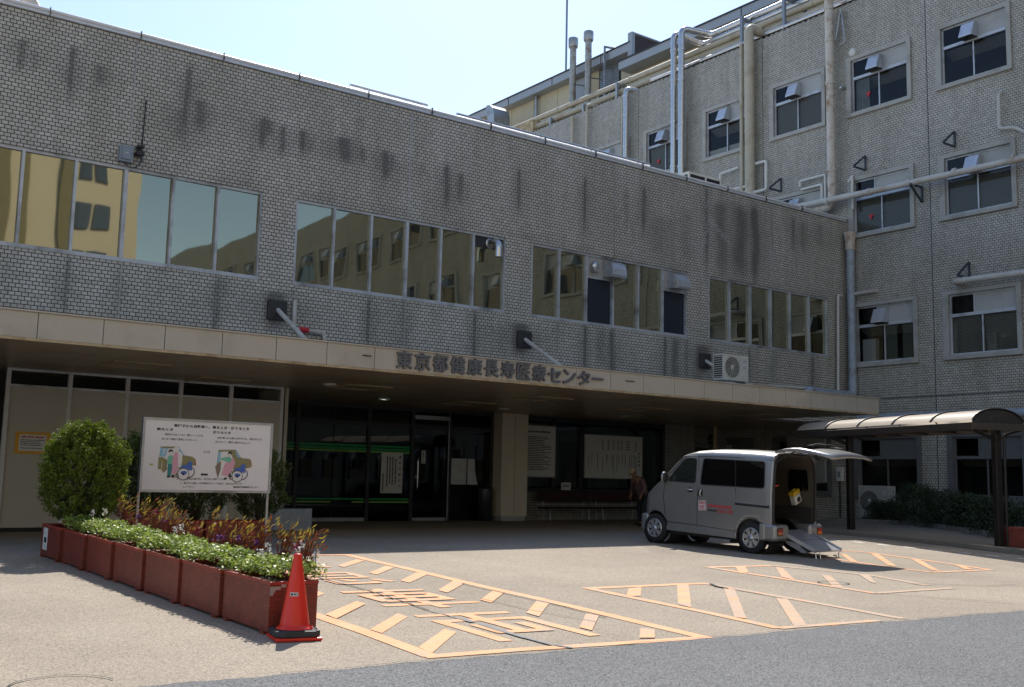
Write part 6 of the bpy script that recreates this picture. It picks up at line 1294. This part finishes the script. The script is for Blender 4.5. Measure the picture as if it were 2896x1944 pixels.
def head():
    b = MB(); n = 14; fwd = (fd*.92-up*.38).normalized(); upv = (up*.92+fd*.38).normalized(); sd_ = upv.cross(fwd); vs = []; 
    for i in range(n+1):
        t = pi*i/n
        for k in range(2*n):
            a = pi*k/n; x,y,z = sin(t)*cos(a), sin(t)*sin(a), cos(t); fx = .098*x; fy = .076*y; fz = .118*z
            if x > 0 and z < -.1: fx *= 1-.10*(-z); fy *= 1-.25*(-z)
            if x > .8 and abs(y) < .3 and -.25 < z < .15: fx += .016
            if x > .6 and -.55 < z < -.40 and abs(y) < .4: fx -= .005
            if x > .6 and .08 < z < .26 and .2 < abs(y) < .5: fx -= .007
            vs.append(hc+fwd*fx+sd_*fy+upv*fz)
    fs = [(i*2*n+k,(i+1)*2*n+k,(i+1)*2*n+(k+1)%(2*n),i*2*n+(k+1)%(2*n)) for i in range(n) for k in range(2*n)]; b.add(vs,fs,0,True)
    for s in (-1,1): c = hc+sd_*(.078*s)-upv*.01-fwd*.005; b.ell(tuple(c),(.02,.02,.03),6)
    b.build('head', M['skin'], bd, loc=(0,0,0))
    b = MB(); vs = []; 
    for i in range(6):
        t = pi*.5*i/5
        for k in range(20): a = 2*pi*k/20; vs.append(hc+upv*(.035+.098*cos(t))+fwd*(.108*sin(t)*cos(a))+sd_*(.090*sin(t)*sin(a)))
    b.add(vs,[(i*20+k,(i+1)*20+k,(i+1)*20+(k+1)%20,i*20+(k+1)%20) for i in range(5) for k in range(20)],0,True)
    b.add([hc+upv*.035+fwd*(.10*cos(a))+sd_*(.088*sin(a)) for a in np.linspace(-1.2,1.2,9)]+[hc+upv*.015+fwd*(.10*cos(a)+.075*max(0,cos(a*1.1)))+sd_*(.088*sin(a)) for a in np.linspace(-1.2,1.2,9)],[(k,k+1,10+k,9+k) for k in range(8)]); b.build('cap', M['cap'], bd, loc=(0,0,0))
    b = MB(); b.add([hc-upv*(.02+.05*j)-fwd*(.085*cos(a)-.012*j)+sd_*(.084*sin(a)) for j in (0,1) for a in np.linspace(-1.3,1.3,9)],[(k,k+1,10+k,9+k) for k in range(8)],0,True); b.build('hair', P('grey_hair',(.10,.095,.09),.8), bd, loc=(0,0,0))
head()
J = [pp(-.09,0,.80,.20,.18),pp(.0,0,1.0,.20,.165),pp(.10,0,1.18,.21,.165),pp(.18,0,1.33,.14,.11),pp(.15,.19,1.31,.095),pp(.11,.28,1.05,.080),pp(.20,.235,.90,.06),pp(.15,-.19,1.31,.095),pp(.05,-.29,1.06,.080),pp(.14,-.28,.90,.06)]
skin('jacket', J, [(0,1),(1,2),(2,3),(3,4),(4,5),(5,6),(3,7),(7,8),(8,9)], M['jacket'], bd)
T_ = [pp(-.07,0,.83,.15,.13),pp(-.07,.10,.78,.115),pp(-.0,.11,.46,.09),pp(-.06,.11,.10,.07),pp(-.07,-.10,.78,.115),pp(-.03,-.11,.46,.09),pp(-.09,-.11,.10,.07)]
skin('trousers', T_, [(0,1),(1,2),(2,3),(0,4),(4,5),(5,6)], M['trous'], bd)
for s,f in ((.115,.03),(-.115,-.01)): b = MB(); c = fd*f+lt*s+up*.045; b.ell((0,0,0),(.13,.05,.05),8); b.v = [tuple(c+fd*x+lt*y+up*z) for x,y,z in b.v]; b.build('shoe', M['shoe'], bd, loc=(0,0,0))
def hand(s,f,z):
    for k,(ln,of) in enumerate(((.07,-.03),(.078,-.01),(.074,.01),(.06,.028))):
        a = fd*f+lt*(s+of*.9)+up*z; b_ = a-fd*.02-up*ln*.55; c = b_+fd*.012-up*ln*.45
        V_ = [(*a,.010),(*b_,.009),(*c,.007)]; skin('finger', V_, [(0,1),(1,2)], M['skin'], bd, 1)
    a = fd*(f+.02)+lt*(s-.03)+up*(z+.02); skin('thumb', [(*a,.011),(*(a+fd*.03-up*.03),.009),(*(a+fd*.035-up*.06),.007)], [(0,1),(1,2)], M['skin'], bd, 1)
hand(.21,.24,.80); hand(-.26,.18,.80)
b = MB(); b.tube([tuple(fd*.26+lt*.10+up*1.40),tuple(fd*.27-lt*.0+up*1.2),tuple(fd*.16-lt*.19+up*.98),tuple(-fd*.15-lt*.2+up*.95),tuple(-fd*.03+lt*.05+up*1.36),tuple(fd*.26+lt*.10+up*1.40)],.016,6); o = b.build('bag_strap', M['trous'], bd, loc=(0,0,0))
